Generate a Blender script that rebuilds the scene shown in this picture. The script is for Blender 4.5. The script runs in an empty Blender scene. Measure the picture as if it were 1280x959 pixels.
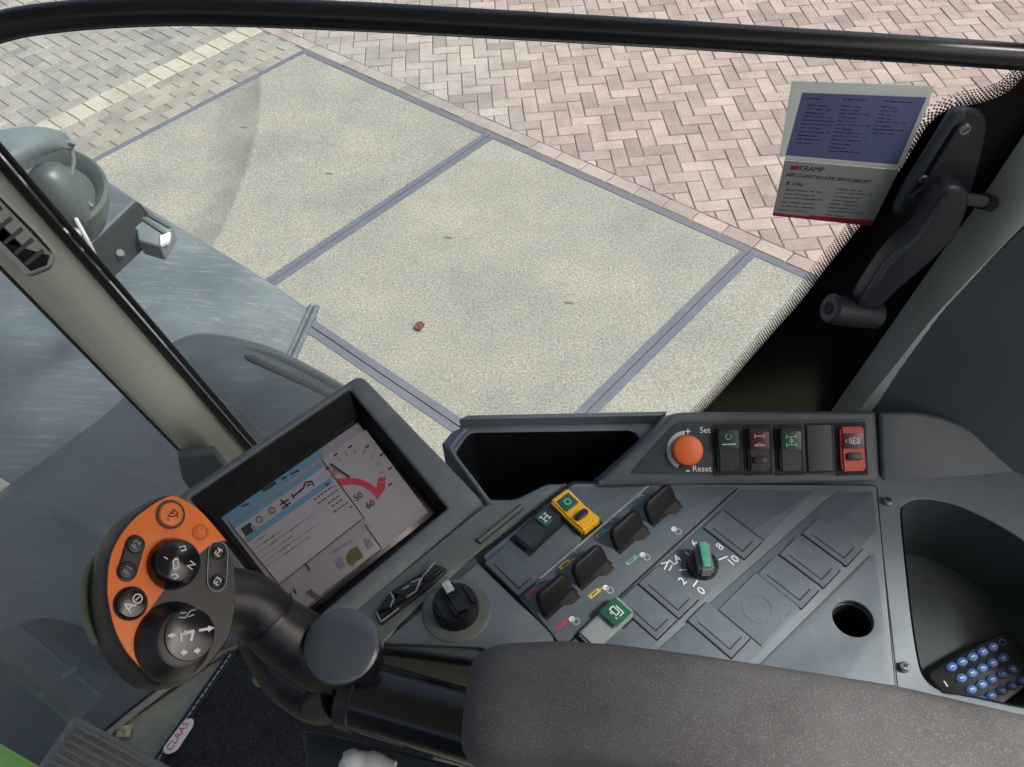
import bpy, bmesh, math, random
from mathutils import Vector, Matrix
random.seed(7)
S = bpy.context.scene
COL = S.collection
R = math.radians

# ------------------------------------------------------------------ camera
H = 3.1937                      # eye height above the yard
FPX = 1059.365                  # focal length in photo pixels (1280 wide)
UP = Vector((-0.04877782, -0.66075901, -0.74901152)).normalized()   # world up in camera axes (right, down, forward)
_f = Vector((0, 0, 1)); YV = (_f - UP * _f.dot(UP)).normalized(); XV = YV.cross(UP)
M = Matrix((XV, YV, UP))        # camera axes -> world
EYE = Vector((0, 0, H))
cd = bpy.data.cameras.new('camera'); cam = bpy.data.objects.new('camera', cd); COL.objects.link(cam)
cd.sensor_width = 36; cd.sensor_fit = 'HORIZONTAL'; cd.lens = 36 * FPX / 1280
cd.clip_start = 0.02; cd.clip_end = 2000
_r = (M @ Vector((1, 0, 0))); _u = (M @ Vector((0, -1, 0))); _b = (M @ Vector((0, 0, -1)))
cam.matrix_world = Matrix(((_r.x, _u.x, _b.x, 0), (_r.y, _u.y, _b.y, 0), (_r.z, _u.z, _b.z, H), (0, 0, 0, 1)))
S.camera = cam

# ------------------------------------------------------------------ light
SUN_EL, SUN_AZ = 50, 104         # azimuth measured from +Y towards +X
w = bpy.data.worlds.new('World'); S.world = w; w.use_nodes = True
nt = w.node_tree; bg = nt.nodes['Background']
sky = nt.nodes.new('ShaderNodeTexSky'); sky.sky_type = 'NISHITA'; sky.sun_disc = False
sky.sun_elevation = R(SUN_EL); sky.sun_rotation = R(SUN_AZ)
sky.air_density = 0.8; sky.dust_density = 8.0; sky.ozone_density = 1.0
nt.links.new(sky.outputs[0], bg.inputs[0]); bg.inputs[1].default_value = 0.15
sl = bpy.data.lights.new('sun', 'SUN'); so = bpy.data.objects.new('sun', sl); COL.objects.link(so)
sl.energy = 2.6; sl.angle = R(8); sl.color = (1.0, 0.95, 0.88)
sd = Vector((math.sin(R(SUN_AZ)) * math.cos(R(SUN_EL)), math.cos(R(SUN_AZ)) * math.cos(R(SUN_EL)), math.sin(R(SUN_EL))))
so.rotation_euler = sd.to_track_quat('Z', 'Y').to_euler(); so.location = (12, -3, 14)
S.view_settings.view_transform = 'Standard'; S.view_settings.look = 'None'
S.view_settings.exposure = 0.85; S.view_settings.gamma = 1
S.render.engine = 'CYCLES'

# ------------------------------------------------------------------ geometry helpers
def ray(x, y): return (M @ Vector(((x - 640) / FPX, (y - 479.5) / FPX, 1))).normalized()
def onz(x, y, z):
    d = ray(x, y); return EYE + d * ((z - H) / d.z)
def ony(x, y, yy):
    d = ray(x, y); return EYE + d * (yy / d.y)
def atd(x, y, t): return EYE + ray(x, y) * t
def lin(h):
    h = h.lstrip('#'); c = [int(h[i:i + 2], 16) / 255 for i in (0, 2, 4)]
    return tuple(((v / 12.92) if v <= .04045 else ((v + .055) / 1.055) ** 2.4) for v in c)

class Frame:
    def __init__(s, o, ex, n):
        s.o = Vector(o); s.n = Vector(n).normalized(); ex = Vector(ex)
        s.ex = (ex - s.n * ex.dot(s.n)).normalized(); s.ey = s.n.cross(s.ex)
    def uv(s, p):
        d = ray(*p); q = EYE + d * (s.n.dot(s.o - EYE) / s.n.dot(d)) - s.o
        return Vector((q.dot(s.ex), q.dot(s.ey)))
    def to(s, u, v, w=0): return s.o + s.ex * u + s.ey * v + s.n * w
    def at(s, p, w=0):
        q = s.uv(p); return s.to(q.x, q.y, w)
    def up(s, w): return Frame(s.o + s.n * w, s.ex, s.n)
    def turned(s, p, a):           # same plane, origin under pixel p, ex turned by a
        o = s.at(p); return Frame(o, s.ex * math.cos(a) + s.ey * math.sin(a), s.n)

WL = {}
def add(name, me, mat, parent=None, smooth=38):
    n = len(me.vertices)
    if n:
        c = Vector((0, 0, 0)); lo = Vector((1e9,) * 3); hi = -lo
        for v in me.vertices:
            for k in range(3):
                lo[k] = min(lo[k], v.co[k]); hi[k] = max(hi[k], v.co[k])
        c = (lo + hi) / 2; c.z = lo.z
        me.transform(Matrix.Translation(-c))
    else: c = Vector((0, 0, 0))
    if smooth:
        me.polygons.foreach_set('use_smooth', [True] * len(me.polygons)); me.set_sharp_from_angle(angle=R(smooth))
    me.name = name
    o = bpy.data.objects.new(name, me); COL.objects.link(o)
    if mat: me.materials.clear(); me.materials.append(mat)
    place(o, c, parent); return o
def place(o, c, parent):
    WL[o] = Vector(c)
    if parent: o.parent = parent; o.location = Vector(c) - WL[parent]
    else: o.location = c
def thing(name, label, cat, loc, group=None):
    o = bpy.data.objects.new(name, None); COL.objects.link(o); o.empty_display_size = .02
    place(o, loc, None); return tag(o, label, cat, group)
def tag(o, label, cat, group=None):
    o['label'] = label; o['category'] = cat
    if group: o['group'] = group
    return o
def lab(o, label): o['label'] = label; return o
def kind(o, k): o['kind'] = k; return o

def bm_mesh(bm):
    bmesh.ops.recalc_face_normals(bm, faces=bm.faces)
    me = bpy.data.meshes.new('m'); bm.to_mesh(me); bm.free(); return me
def join(meshes):
    bm = bmesh.new()
    for m in meshes: bm.from_mesh(m); bpy.data.meshes.remove(m)
    me = bpy.data.meshes.new('m'); bm.to_mesh(me); bm.free(); return me
def round_poly(pts, r, seg=5):
    if not r: return [Vector(p) for p in pts]
    out = []; n = len(pts)
    for i in range(n):
        a, b, c = Vector(pts[i - 1]), Vector(pts[i]), Vector(pts[(i + 1) % n])
        rr = r[i] if isinstance(r, (list, tuple)) else r
        d1, d2 = (a - b), (c - b); k = min(rr, d1.length * .48, d2.length * .48)
        if k < 1e-6: out.append(b); continue
        p, q = b + d1.normalized() * k, b + d2.normalized() * k
        for j in range(seg + 1):
            t = j / seg; out.append(p * (1 - t) ** 2 + b * (2 * t * (1 - t)) + q * t * t)
    return out
def spline(pts, k=6, closed=False):
    pts = [Vector(p) for p in pts]; n = len(pts); out = []
    rng = range(n if closed else n - 1)
    for i in rng:
        if closed: p0, p1, p2, p3 = pts[i - 1], pts[i], pts[(i + 1) % n], pts[(i + 2) % n]
        else: p0, p1, p2, p3 = pts[max(i - 1, 0)], pts[i], pts[i + 1], pts[min(i + 2, n - 1)]
        for j in range(k):
            t = j / k
            out.append(.5 * ((2 * p1) + (p2 - p0) * t + (2 * p0 - 5 * p1 + 4 * p2 - p3) * t * t + (3 * p1 - p0 - 3 * p2 + p3) * t ** 3))
    if not closed: out.append(pts[-1])
    return out
def plate_mesh(fr, outline, th, holes=(), bev=.001, w=0):
    cu = bpy.data.curves.new('c', 'CURVE'); cu.dimensions = '2D'; cu.fill_mode = 'BOTH'
    for ring in [outline] + list(holes):
        sp = cu.splines.new('POLY'); sp.points.add(len(ring) - 1); sp.use_cyclic_u = True
        for p, q in zip(sp.points, ring): p.co = (q[0], q[1], 0, 1)
    bev = min(bev, th * .49)
    cu.extrude = th / 2 - bev; cu.bevel_depth = bev; cu.bevel_resolution = 2; cu.offset = -bev
    ob = bpy.data.objects.new('c', cu)
    me = bpy.data.meshes.new_from_object(ob); bpy.data.objects.remove(ob); bpy.data.curves.remove(cu)
    bm = bmesh.new(); bm.from_mesh(me); bpy.data.meshes.remove(me)
    bmesh.ops.remove_doubles(bm, verts=bm.verts, dist=1e-6)
    for v in bm.verts:
        u, vv, z = v.co; v.co = fr.to(u, vv, w - th / 2 + z)
    return bm_mesh(bm)
def UV(fr, pts): return [fr.uv(p) for p in pts]
def plate(name, fr, pts, th, mat, parent=None, holes=(), bev=.001, w=0, rnd=0, px=True, smooth=38, curve=0):
    o = UV(fr, pts) if px else [Vector(p) for p in pts]
    if curve: o = spline(o, curve, True)
    o = round_poly(o, rnd)
    return add(name, plate_mesh(fr, o, th, holes, bev, w), mat, parent, smooth)
def rect(hu, hv, u=0, v=0): return [(u - hu, v - hv), (u + hu, v - hv), (u + hu, v + hv), (u - hu, v + hv)]
def disc(r, u=0, v=0, n=28, ry=None):
    return [(u + r * math.cos(2 * math.pi * i / n), v + (ry or r) * math.sin(2 * math.pi * i / n)) for i in range(n)]
def ring_mesh(fr, u, v, r0, r1, th, w, n=28, a0=0, a1=2 * math.pi, ry=1):
    full = abs(a1 - a0 - 2 * math.pi) < 1e-6
    bm = bmesh.new(); k = n if full else n + 1; rows = []
    for i in range(k):
        a = a0 + (a1 - a0) * i / n; c, s_ = math.cos(a), math.sin(a) * ry
        rows.append([bm.verts.new(fr.to(u + r * c, v + r * s_, ww)) for r, ww in ((r0, w - th), (r0, w), (r1, w), (r1, w - th))])
    for i in range(n):
        A, B = rows[i], rows[(i + 1) % k]
        for j in range(4): bm.faces.new((A[j], B[j], B[(j + 1) % 4], A[(j + 1) % 4]))
    if not full: bm.faces.new(rows[0]); bm.faces.new(rows[-1])
    return bm_mesh(bm)
def stroke_mesh(fr, pts, wd, th, w, px=True):
    """flat line of width wd through points, on the frame"""
    q = UV(fr, pts) if px else [Vector(p) for p in pts]; out = []
    for i in range(len(q) - 1):
        d = (q[i + 1] - q[i]); 
        if d.length < 1e-7: continue
        d = d.normalized(); m = Vector((-d.y, d.x)) * wd / 2; e = d * wd * .3
        a, b = q[i] - e, q[i + 1] + e
        out.append(plate_mesh(fr, [a - m, b - m, b + m, a + m], th, (), min(th, wd) * .1, w))
    return join(out)
def lathe_mesh(fr, prof, n=32, u=0, v=0, ry=1):
    bm = bmesh.new(); rows = []
    for r, ww in prof:
        rows.append([bm.verts.new(fr.to(u + r * math.cos(2 * math.pi * i / n), v + ry * r * math.sin(2 * math.pi * i / n), ww)) for i in range(n)])
    for a, b in zip(rows, rows[1:]):
        for i in range(n): bm.faces.new((a[i], a[(i + 1) % n], b[(i + 1) % n], b[i]))
    bm.faces.new(rows[0]); bm.faces.new(rows[-1][::-1])
    return bm_mesh(bm)
def tube_mesh(path, rad, n=20, sq=None):
    path = [Vector(p) for p in path]; bm = bmesh.new(); rows = []
    rad = rad if isinstance(rad, (list, tuple)) else [rad] * len(path)
    t0 = (path[1] - path[0]).normalized(); ref = Vector((0, 0, 1)) if abs(t0.z) < .9 else Vector((0, 1, 0))
    a = t0.cross(ref).normalized()
    for i, p in enumerate(path):
        t = (path[min(i + 1, len(path) - 1)] - path[max(i - 1, 0)]).normalized()
        a = (a - t * a.dot(t)).normalized(); b = t.cross(a)
        rows.append([bm.verts.new(p + (a * math.cos(2 * math.pi * k / n) + b * math.sin(2 * math.pi * k / n)) * rad[i]) for k in range(n)])
    for A, B in zip(rows, rows[1:]):
        for k in range(n): bm.faces.new((A[k], A[(k + 1) % n], B[(k + 1) % n], B[k]))
    bm.faces.new(rows[0]); bm.faces.new(rows[-1][::-1])
    return bm_mesh(bm)
def grid_mesh(rows, th=0.0, k=5):
    """smooth sheet through a grid of points, with real thickness"""
    rows = [spline(r, k) for r in rows]
    cols = [spline([r[i] for r in rows], k) for i in range(len(rows[0]))]
    g = [[cols[i][j] for i in range(len(cols))] for j in range(len(cols[0]))]
    bm = bmesh.new(); V = [[bm.verts.new(p) for p in r] for r in g]
    for j in range(len(V) - 1):
        for i in range(len(V[0]) - 1): bm.faces.new((V[j][i], V[j][i + 1], V[j + 1][i + 1], V[j + 1][i]))
    bmesh.ops.recalc_face_normals(bm, faces=bm.faces)
    if sum(f.normal.z for f in bm.faces) < 0: bmesh.ops.reverse_faces(bm, faces=bm.faces)
    if th: bmesh.ops.solidify(bm, geom=list(bm.faces), thickness=th)
    me = bpy.data.meshes.new('m'); bm.to_mesh(me); bm.free(); return me
def prism_mesh(top, bot, cap_top=True, cap_bot=True):
    bm = bmesh.new(); a = [bm.verts.new(p) for p in top]; b = [bm.verts.new(p) for p in bot]; n = len(a)
    for i in range(n): bm.faces.new((a[i], a[(i + 1) % n], b[(i + 1) % n], b[i]))
    if cap_top: bm.faces.new(a)
    if cap_bot: bm.faces.new(b[::-1])
    return bm_mesh(bm)
def text_mesh(fr, s, p0, p1, size, w=.0003, th=.0003, align='CENTER'):
    """lettering centred on pixel p0, baseline direction towards pixel p1"""
    cu = bpy.data.curves.new('t', 'FONT'); cu.body = s; cu.size = size; cu.align_x = align; cu.align_y = 'CENTER'
    cu.extrude = th / 2; cu.resolution_u = 3
    ob = bpy.data.objects.new('t', cu); COL.objects.link(ob)
    me = bpy.data.meshes.new_from_object(ob); bpy.data.objects.remove(ob); bpy.data.curves.remove(cu)
    a, b = fr.uv(p0), fr.uv(p1); d = (b - a).normalized(); e = Vector((-d.y, d.x))
    for v in me.vertices:
        q = a + d * v.co.x + e * v.co.y; v.co = fr.to(q.x, q.y, w + v.co.z)
    return me

# ------------------------------------------------------------------ materials
def mat(name, col, rough=.5, var=.12, vscale=30, bump=.0, bscale=800, spec=.5, metal=0, spots=None, coat=0):
    m = bpy.data.materials.new(name); m.use_nodes = True; t = m.node_tree; N = t.nodes; L = t.links
    b = N['Principled BSDF']; b.inputs['Roughness'].default_value = rough; b.inputs['Metallic'].default_value = metal
    b.inputs['Specular IOR Level'].default_value = spec; b.inputs['Coat Weight'].default_value = coat
    tc = N.new('ShaderNodeTexCoord')
    no = N.new('ShaderNodeTexNoise'); no.inputs['Scale'].default_value = vscale; no.inputs['Detail'].default_value = 5; no.inputs['Roughness'].default_value = .65
    L.new(tc.outputs['Object'], no.inputs['Vector'])
    rp = N.new('ShaderNodeValToRGB'); c = Vector(col)
    rp.color_ramp.elements[0].position = .3; rp.color_ramp.elements[1].position = .7
    rp.color_ramp.elements[0].color = (*(c * (1 - var)), 1); rp.color_ramp.elements[1].color = (*(c * (1 + var)), 1)
    L.new(no.outputs['Fac'], rp.inputs['Fac']); out = rp.outputs['Color']
    if spots:
        sc, amt, scol = spots
        n2 = N.new('ShaderNodeTexNoise'); n2.inputs['Scale'].default_value = sc; n2.inputs['Detail'].default_value = 3
        L.new(tc.outputs['Object'], n2.inputs['Vector'])
        r2 = N.new('ShaderNodeValToRGB'); r2.color_ramp.elements[0].position = .52; r2.color_ramp.elements[1].position = .72
        r2.color_ramp.elements[1].color = (amt, amt, amt, 1); L.new(n2.outputs['Fac'], r2.inputs['Fac'])
        mx = N.new('ShaderNodeMix'); mx.data_type = 'RGBA'; L.new(r2.outputs['Color'], mx.inputs['Factor'])
        L.new(out, mx.inputs['A']); mx.inputs['B'].default_value = (*scol, 1); out = mx.outputs['Result']
    L.new(out, b.inputs['Base Color'])
    mr = N.new('ShaderNodeMapRange'); mr.inputs['To Min'].default_value = max(rough - .1, .03); mr.inputs['To Max'].default_value = min(rough + .1, 1)
    L.new(no.outputs['Fac'], mr.inputs['Value']); L.new(mr.outputs[0], b.inputs['Roughness'])
    if bump:
        nb = N.new('ShaderNodeTexNoise'); nb.inputs['Scale'].default_value = bscale; nb.inputs['Detail'].default_value = 2
        L.new(tc.outputs['Object'], nb.inputs['Vector'])
        bp = N.new('ShaderNodeBump'); bp.inputs['Strength'].default_value = bump; bp.inputs['Distance'].default_value = .001
        L.new(nb.outputs['Fac'], bp.inputs['Height']); L.new(bp.outputs[0], b.inputs['Normal'])
    return m
DUST = lin('8f9690')
M_CON3 = mat('bank_grey', lin('48535a'), .45, .07, 18, .18, 1400, .45, spots=(26, .08, DUST))
M_BEZ = mat('bezel_grey', lin('556067'), .45, .1, 18, .18, 1400, .45, spots=(22, .2, DUST))
M_CON = mat('console_grey', lin('65717a'), .48, .07, 18, .18, 1400, .45, spots=(26, .10, DUST))
M_CON2 = mat('console_grey_worn', lin('636e6c'), .5, .12, 14, .2, 1400, .45, spots=(20, .35, lin('9aa198')))
M_INL = mat('inlay_grey', lin('535e69'), .55, .06, 25, .25, 2000, .4, spots=(60, .08, DUST))
M_DKP = mat('dark_panel', lin('2a343b'), .45, .06, 20, .2, 1500, .45)
M_PAD2 = mat('paddle_black', lin('0d1013'), .5, .1, 40, .1, 1500, .3)
M_BLK = mat('black_plastic', lin('15181c'), .38, .15, 40, .12, 1500, .5, spots=(160, .08, lin('6a6f70')))
M_BLKG = mat('black_gloss', lin('16181c'), .18, .1, 30, 0, 800, .5)
M_PIT = mat('groove_black', lin('0e1114'), .7, .1, 30)
M_ORG = mat('orange_face', lin('ef7a2c'), .42, .05, 30, .06, 1500, .45)
M_ORK = mat('orange_knob', lin('d0602c'), .5, .06, 60, .08, 1500)
M_WHT = mat('white_print', lin('d8dcdc'), .5, .05, 50)
M_GRY = mat('grey_print', lin('9aa2a6'), .5, .05, 50)
M_LGT = mat('pale_plastic', lin('b4bcc0'), .45, .08, 60)
M_YEL = mat('yellow_plastic', lin('e8b020'), .4, .05, 40, .05)
M_RED = mat('red_plastic', lin('b83a30'), .42, .06, 40, .05)
M_PNK = mat('red_print', lin('c04858'), .5, .05, 40)
M_GRN = mat('green_lens', lin('1a5a44'), .35, .06, 40)
M_GRD = mat('dark_green_lens', lin('15382f'), .3, .06, 40)
M_MAR = mat('maroon_lens', lin('3a1420'), .3, .06, 40)
M_TEAL = mat('teal_print', lin('6fb09a'), .5, .05, 40)
M_YPR = mat('yellow_print', lin('d8c238'), .5, .05, 40)
M_BLP = mat('blue_print', lin('5a7c98'), .5, .05, 40)
M_PAD = mat('armrest_foam', lin('505154'), .75, .22, 14, .4, 1100, .35, spots=(650, .38, lin('8e8e88')))
M_PIL = mat('beige_trim', lin('aeb3a8'), .32, .06, 12, .06, 1200, .7)
M_RPL = mat('grey_green_trim', lin('c0c8c2'), .6, .06, 12, .15, 1200, .35)
M_RPD = mat('charcoal_trim', lin('5c6266'), .65, .06, 12, .15, 1200, .3)
M_RUB = mat('rubber_seal', lin('101316'), .5, .1, 30)
M_RAIL = mat('rail_paint', lin('171b20'), .3, .1, 18, 0, 500, .5)
M_FEN = mat('fender_plastic', lin('475157'), .36, .2, 3, .12, 90, .45, spots=(4, .3, lin('727d81')))  # pale blotches: dust, and sky glare painted into the colour
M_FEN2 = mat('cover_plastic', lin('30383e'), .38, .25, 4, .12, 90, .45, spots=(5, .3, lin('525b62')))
M_MET = mat('steel', lin('8b9094'), .38, .15, 40, .05, 400, .5, .8)
M_LAMP = mat('lamp_grey', lin('5c686e'), .5, .1, 15, .1, 500)
M_LAMPD = mat('lamp_inner', lin('465150'), .4, .2, 12, .1, 300)
M_MAT = mat('floor_carpet', lin('2a2b2f'), .95, .3, 60, .6, 900, .1, spots=(420, .5, lin('66686a')))
M_FLR = mat('floor_vinyl', lin('8b8d7e'), .7, .14, 20, .3, 600, .3, spots=(50, .35, lin('a9a78f')))
M_PED = mat('pedal_rubber', lin('686c6c'), .6, .05, 40, .3, 900, .35, spots=(80, .3, lin('8f9390')))
M_LIM = mat('lime_paint', lin('9ae028'), .3, .05, 10, 0, 500, .5, coat=.4)
M_DARK = mat('underside_dark', lin('20282a'), .8, .3, 6, .3, 80, .3)
M_HEAD = mat('headliner', lin('d0d0c8'), .9, .05, 10)
def paper(name, col, tr):
    m = mat(name, col, .6, .05, 60); t = m.node_tree; N = t.nodes; L = t.links; b = N['Principled BSDF']
    tl = N.new('ShaderNodeBsdfTranslucent'); tl.inputs[0].default_value = (*col, 1); mx = N.new('ShaderNodeMixShader'); mx.inputs[0].default_value = tr
    L.new(b.outputs[0], mx.inputs[1]); L.new(tl.outputs[0], mx.inputs[2]); L.new(mx.outputs[0], N['Material Output'].inputs[0]); return m
M_PAPB = paper('carbon_paper', lin('8a92b8'), .5); M_PAPW = paper('label_paper', lin('b6b8b4'), .5); M_FILM = paper('clear_film', lin('f0f2ea'), .85)
M_INK = mat('ink', lin('3a3e52'), .7, .1, 50)
M_CRIM = mat('crimson_print', lin('a01830'), .6, .05, 50)
M_LEAF = mat('dry_leaf', lin('5a3028'), .8, .3, 200)
M_BLUE = mat('remote_key_blue', lin('38598f'), .3, .15, 300)
M_REM = mat('remote_black', lin('15181d'), .3, .1, 30)
def screen_mat(name, col, e=.07):
    m = mat(name, col, .22, .03, 20, 0, 500, .5); b = m.node_tree.nodes['Principled BSDF']
    b.inputs['Emission Color'].default_value = (*col, 1); b.inputs['Emission Strength'].default_value = e; return m
M_SCR = screen_mat('lcd_grey', lin('726f77'))
M_SC2 = screen_mat('lcd_light', lin('807d84'))
M_SC3 = screen_mat('lcd_mid', lin('66636e'))
M_SCB = screen_mat('lcd_blue', lin('4a6e82'))
M_SCR_RED = screen_mat('lcd_red', lin('92303a'))
M_SCK = screen_mat('lcd_ink', lin('2b2a32'), .02)
M_SCG = screen_mat('lcd_olive', lin('4a4a28'), .05)

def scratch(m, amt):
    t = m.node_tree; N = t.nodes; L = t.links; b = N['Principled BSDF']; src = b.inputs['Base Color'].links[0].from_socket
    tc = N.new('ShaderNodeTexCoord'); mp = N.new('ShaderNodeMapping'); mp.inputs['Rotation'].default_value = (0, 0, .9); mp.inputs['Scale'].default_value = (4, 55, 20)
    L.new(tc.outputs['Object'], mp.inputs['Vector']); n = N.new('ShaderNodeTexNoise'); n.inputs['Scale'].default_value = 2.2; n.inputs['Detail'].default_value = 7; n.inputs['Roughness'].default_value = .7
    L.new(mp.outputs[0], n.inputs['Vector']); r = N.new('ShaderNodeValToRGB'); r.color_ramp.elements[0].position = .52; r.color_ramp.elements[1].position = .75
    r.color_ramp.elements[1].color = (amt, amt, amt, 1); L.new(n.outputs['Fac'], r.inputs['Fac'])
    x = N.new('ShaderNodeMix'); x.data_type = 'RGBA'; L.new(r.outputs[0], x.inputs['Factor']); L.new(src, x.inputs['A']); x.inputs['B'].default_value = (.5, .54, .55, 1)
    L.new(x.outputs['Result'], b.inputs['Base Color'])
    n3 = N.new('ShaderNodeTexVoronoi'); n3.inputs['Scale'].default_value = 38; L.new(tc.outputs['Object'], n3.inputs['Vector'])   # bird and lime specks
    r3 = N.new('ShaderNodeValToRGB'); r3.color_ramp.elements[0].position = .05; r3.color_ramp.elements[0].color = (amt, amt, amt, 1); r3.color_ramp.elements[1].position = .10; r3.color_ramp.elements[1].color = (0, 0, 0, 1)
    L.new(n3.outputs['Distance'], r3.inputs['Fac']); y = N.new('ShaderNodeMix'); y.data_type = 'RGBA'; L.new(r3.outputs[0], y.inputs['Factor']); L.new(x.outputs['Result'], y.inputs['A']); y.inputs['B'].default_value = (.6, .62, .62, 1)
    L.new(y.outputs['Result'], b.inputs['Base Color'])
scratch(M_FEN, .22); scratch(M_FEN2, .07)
def glass_mat(name, veil, tint):
    m = bpy.data.materials.new(name); m.use_nodes = True; t = m.node_tree; N = t.nodes; L = t.links
    N.remove(N['Principled BSDF']); out = N['Material Output']
    tr = N.new('ShaderNodeBsdfTransparent'); tr.inputs[0].default_value = (*tint, 1)
    gl = N.new('ShaderNodeBsdfGlossy'); gl.inputs['Roughness'].default_value = .02
    lw = N.new('ShaderNodeLayerWeight'); lw.inputs['Blend'].default_value = .5      # Schlick term, same from both sides of the pane
    pw = N.new('ShaderNodeMath'); pw.operation = 'POWER'; L.new(lw.outputs['Facing'], pw.inputs[0]); pw.inputs[1].default_value = 5
    fr = N.new('ShaderNodeMath'); fr.operation = 'MULTIPLY_ADD'; L.new(pw.outputs[0], fr.inputs[0]); fr.inputs[1].default_value = .96; fr.inputs[2].default_value = .03
    mx = N.new('ShaderNodeMixShader'); L.new(fr.outputs[0], mx.inputs[0]); L.new(tr.outputs[0], mx.inputs[1]); L.new(gl.outputs[0], mx.inputs[2])
    df = N.new('ShaderNodeBsdfTranslucent'); df.inputs[0].default_value = (.8, .82, .84, 1)   # dust film; the veil also paints in hazy reflections
    no = N.new('ShaderNodeTexNoise'); no.inputs['Scale'].default_value = 7; no.inputs['Detail'].default_value = 6
    tc = N.new('ShaderNodeTexCoord'); L.new(tc.outputs['Object'], no.inputs['Vector'])
    mr = N.new('ShaderNodeMapRange'); mr.inputs['To Min'].default_value = veil * .5; mr.inputs['To Max'].default_value = veil * 1.5
    L.new(no.outputs['Fac'], mr.inputs['Value'])
    m2 = N.new('ShaderNodeMixShader'); L.new(mr.outputs[0], m2.inputs[0]); L.new(mx.outputs[0], m2.inputs[1]); L.new(df.outputs[0], m2.inputs[2])
    L.new(m2.outputs[0], out.inputs[0]); return m
M_GLS = glass_mat('window_glass', .03, (.93, .96, .95))
M_GLW = glass_mat('windscreen_glass', .09, (.86, .9, .9))

def world_mat(name):   # shared start of ground materials that work in world metres
    m = bpy.data.materials.new(name); m.use_nodes = True; t = m.node_tree
    g = t.nodes.new('ShaderNodeNewGeometry'); return m, t, t.nodes, t.links, t.nodes['Principled BSDF'], g
def nz(N, L, vec, scale, detail=4, rough=.6):
    n = N.new('ShaderNodeTexNoise'); n.inputs['Scale'].default_value = scale; n.inputs['Detail'].default_value = detail; n.inputs['Roughness'].default_value = rough
    L.new(vec, n.inputs['Vector']); return n.outputs['Fac']
def ramp(N, L, fac, stops):
    r = N.new('ShaderNodeValToRGB'); e = r.color_ramp.elements
    while len(e) < len(stops): e.new(.5)
    for el, (p, c) in zip(e, stops): el.position = p; el.color = (*c, 1)
    L.new(fac, r.inputs['Fac']); return r.outputs['Color']
def mixc(N, L, f, a, b, mode='MIX'):
    x = N.new('ShaderNodeMix'); x.data_type = 'RGBA'; x.blend_type = mode
    if isinstance(f, (int, float)): x.inputs['Factor'].default_value = f
    else: L.new(f, x.inputs['Factor'])
    for k, v in (('A', a), ('B', b)):
        if isinstance(v, tuple): x.inputs[k].default_value = (*v, 1)
        else: L.new(v, x.inputs[k])
    return x.outputs['Result']
def brick_mat(name, island, pal_a, pal_b):
    m, t, N, L, b, g = world_mat(name)
    if island: rnd = g.outputs['Random Per Island']
    else: rnd = N.new('ShaderNodeObjectInfo').outputs['Random']
    ca = ramp(N, L, rnd, [(i / (len(pal_a) - 1), lin(c)) for i, c in enumerate(pal_a)])
    cb = ramp(N, L, rnd, [(i / (len(pal_b) - 1), lin(c)) for i, c in enumerate(pal_b)])
    zone = ramp(N, L, nz(N, L, g.outputs['Position'], .55, 2), [(.40, (0, 0, 0)), (.62, (1, 1, 1))])
    sx = N.new('ShaderNodeSeparateXYZ'); L.new(g.outputs['Position'], sx.inputs[0])
    gx = N.new('ShaderNodeMapRange'); gx.inputs['From Min'].default_value = -.6; gx.inputs['From Max'].default_value = 1.6
    L.new(sx.outputs['X'], gx.inputs['Value'])
    zz = N.new('ShaderNodeMath'); zz.operation = 'MULTIPLY_ADD'; zz.use_clamp = True
    L.new(zone, zz.inputs[0]); zz.inputs[1].default_value = .45; L.new(gx.outputs[0], zz.inputs[2])
    c = mixc(N, L, zz.outputs[0], ca, cb)
    gr = ramp(N, L, nz(N, L, g.outputs['Position'], 90, 3, .75), [(.35, (.78, .78, .78)), (.68, (1.16, 1.16, 1.16))])
    c = mixc(N, L, 1.0, c, gr, 'MULTIPLY')
    st = ramp(N, L, nz(N, L, g.outputs['Position'], 3.5, 5, .7), [(.38, (.8, .8, .8)), (.62, (1.06, 1.06, 1.06))])
    c = mixc(N, L, 1.0, c, st, 'MULTIPLY')
    L.new(c, b.inputs['Base Color']); b.inputs['Roughness'].default_value = .85; b.inputs['Specular IOR Level'].default_value = .25
    bp = N.new('ShaderNodeBump'); bp.inputs['Strength'].default_value = .5; bp.inputs['Distance'].default_value = .004
    L.new(nz(N, L, g.outputs['Position'], 140, 3, .7), bp.inputs['Height']); L.new(bp.outputs[0], b.inputs['Normal'])
    return m
PA = ['85837f', '97938f', '7e7c78', '918f8b', '8b8682', '9a9893', '82807b']
PB = ['8d7f7a', '9e8e89', '817470', '9c908a', '8b7d78', 'a1918b', '857973']
M_BR1 = brick_mat('paver_brick', False, PA, PB); M_BR2 = brick_mat('paver_brick_field', True, PA, PB)
PC = ['828278', '8d8c82', '7b7b75', '888981', '7f7b71']; PD = ['88847c', '8f8c82', '7e7b76', '86827d', '817d77']
M_BC1 = brick_mat('course_brick', False, PC, PD); M_BL1 = brick_mat('pale_brick', False, ['a09d92', '98968b', 'a4a195'], ['a09d92', '98968b', 'a4a195'])
PG = ['7d7f7b', '868682', '757774', '8c8a83', '7f817c']; M_BG2 = brick_mat('grey_brick_field', True, PG, PG); M_BG1 = brick_mat('grey_brick', False, PG, PG)
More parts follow.
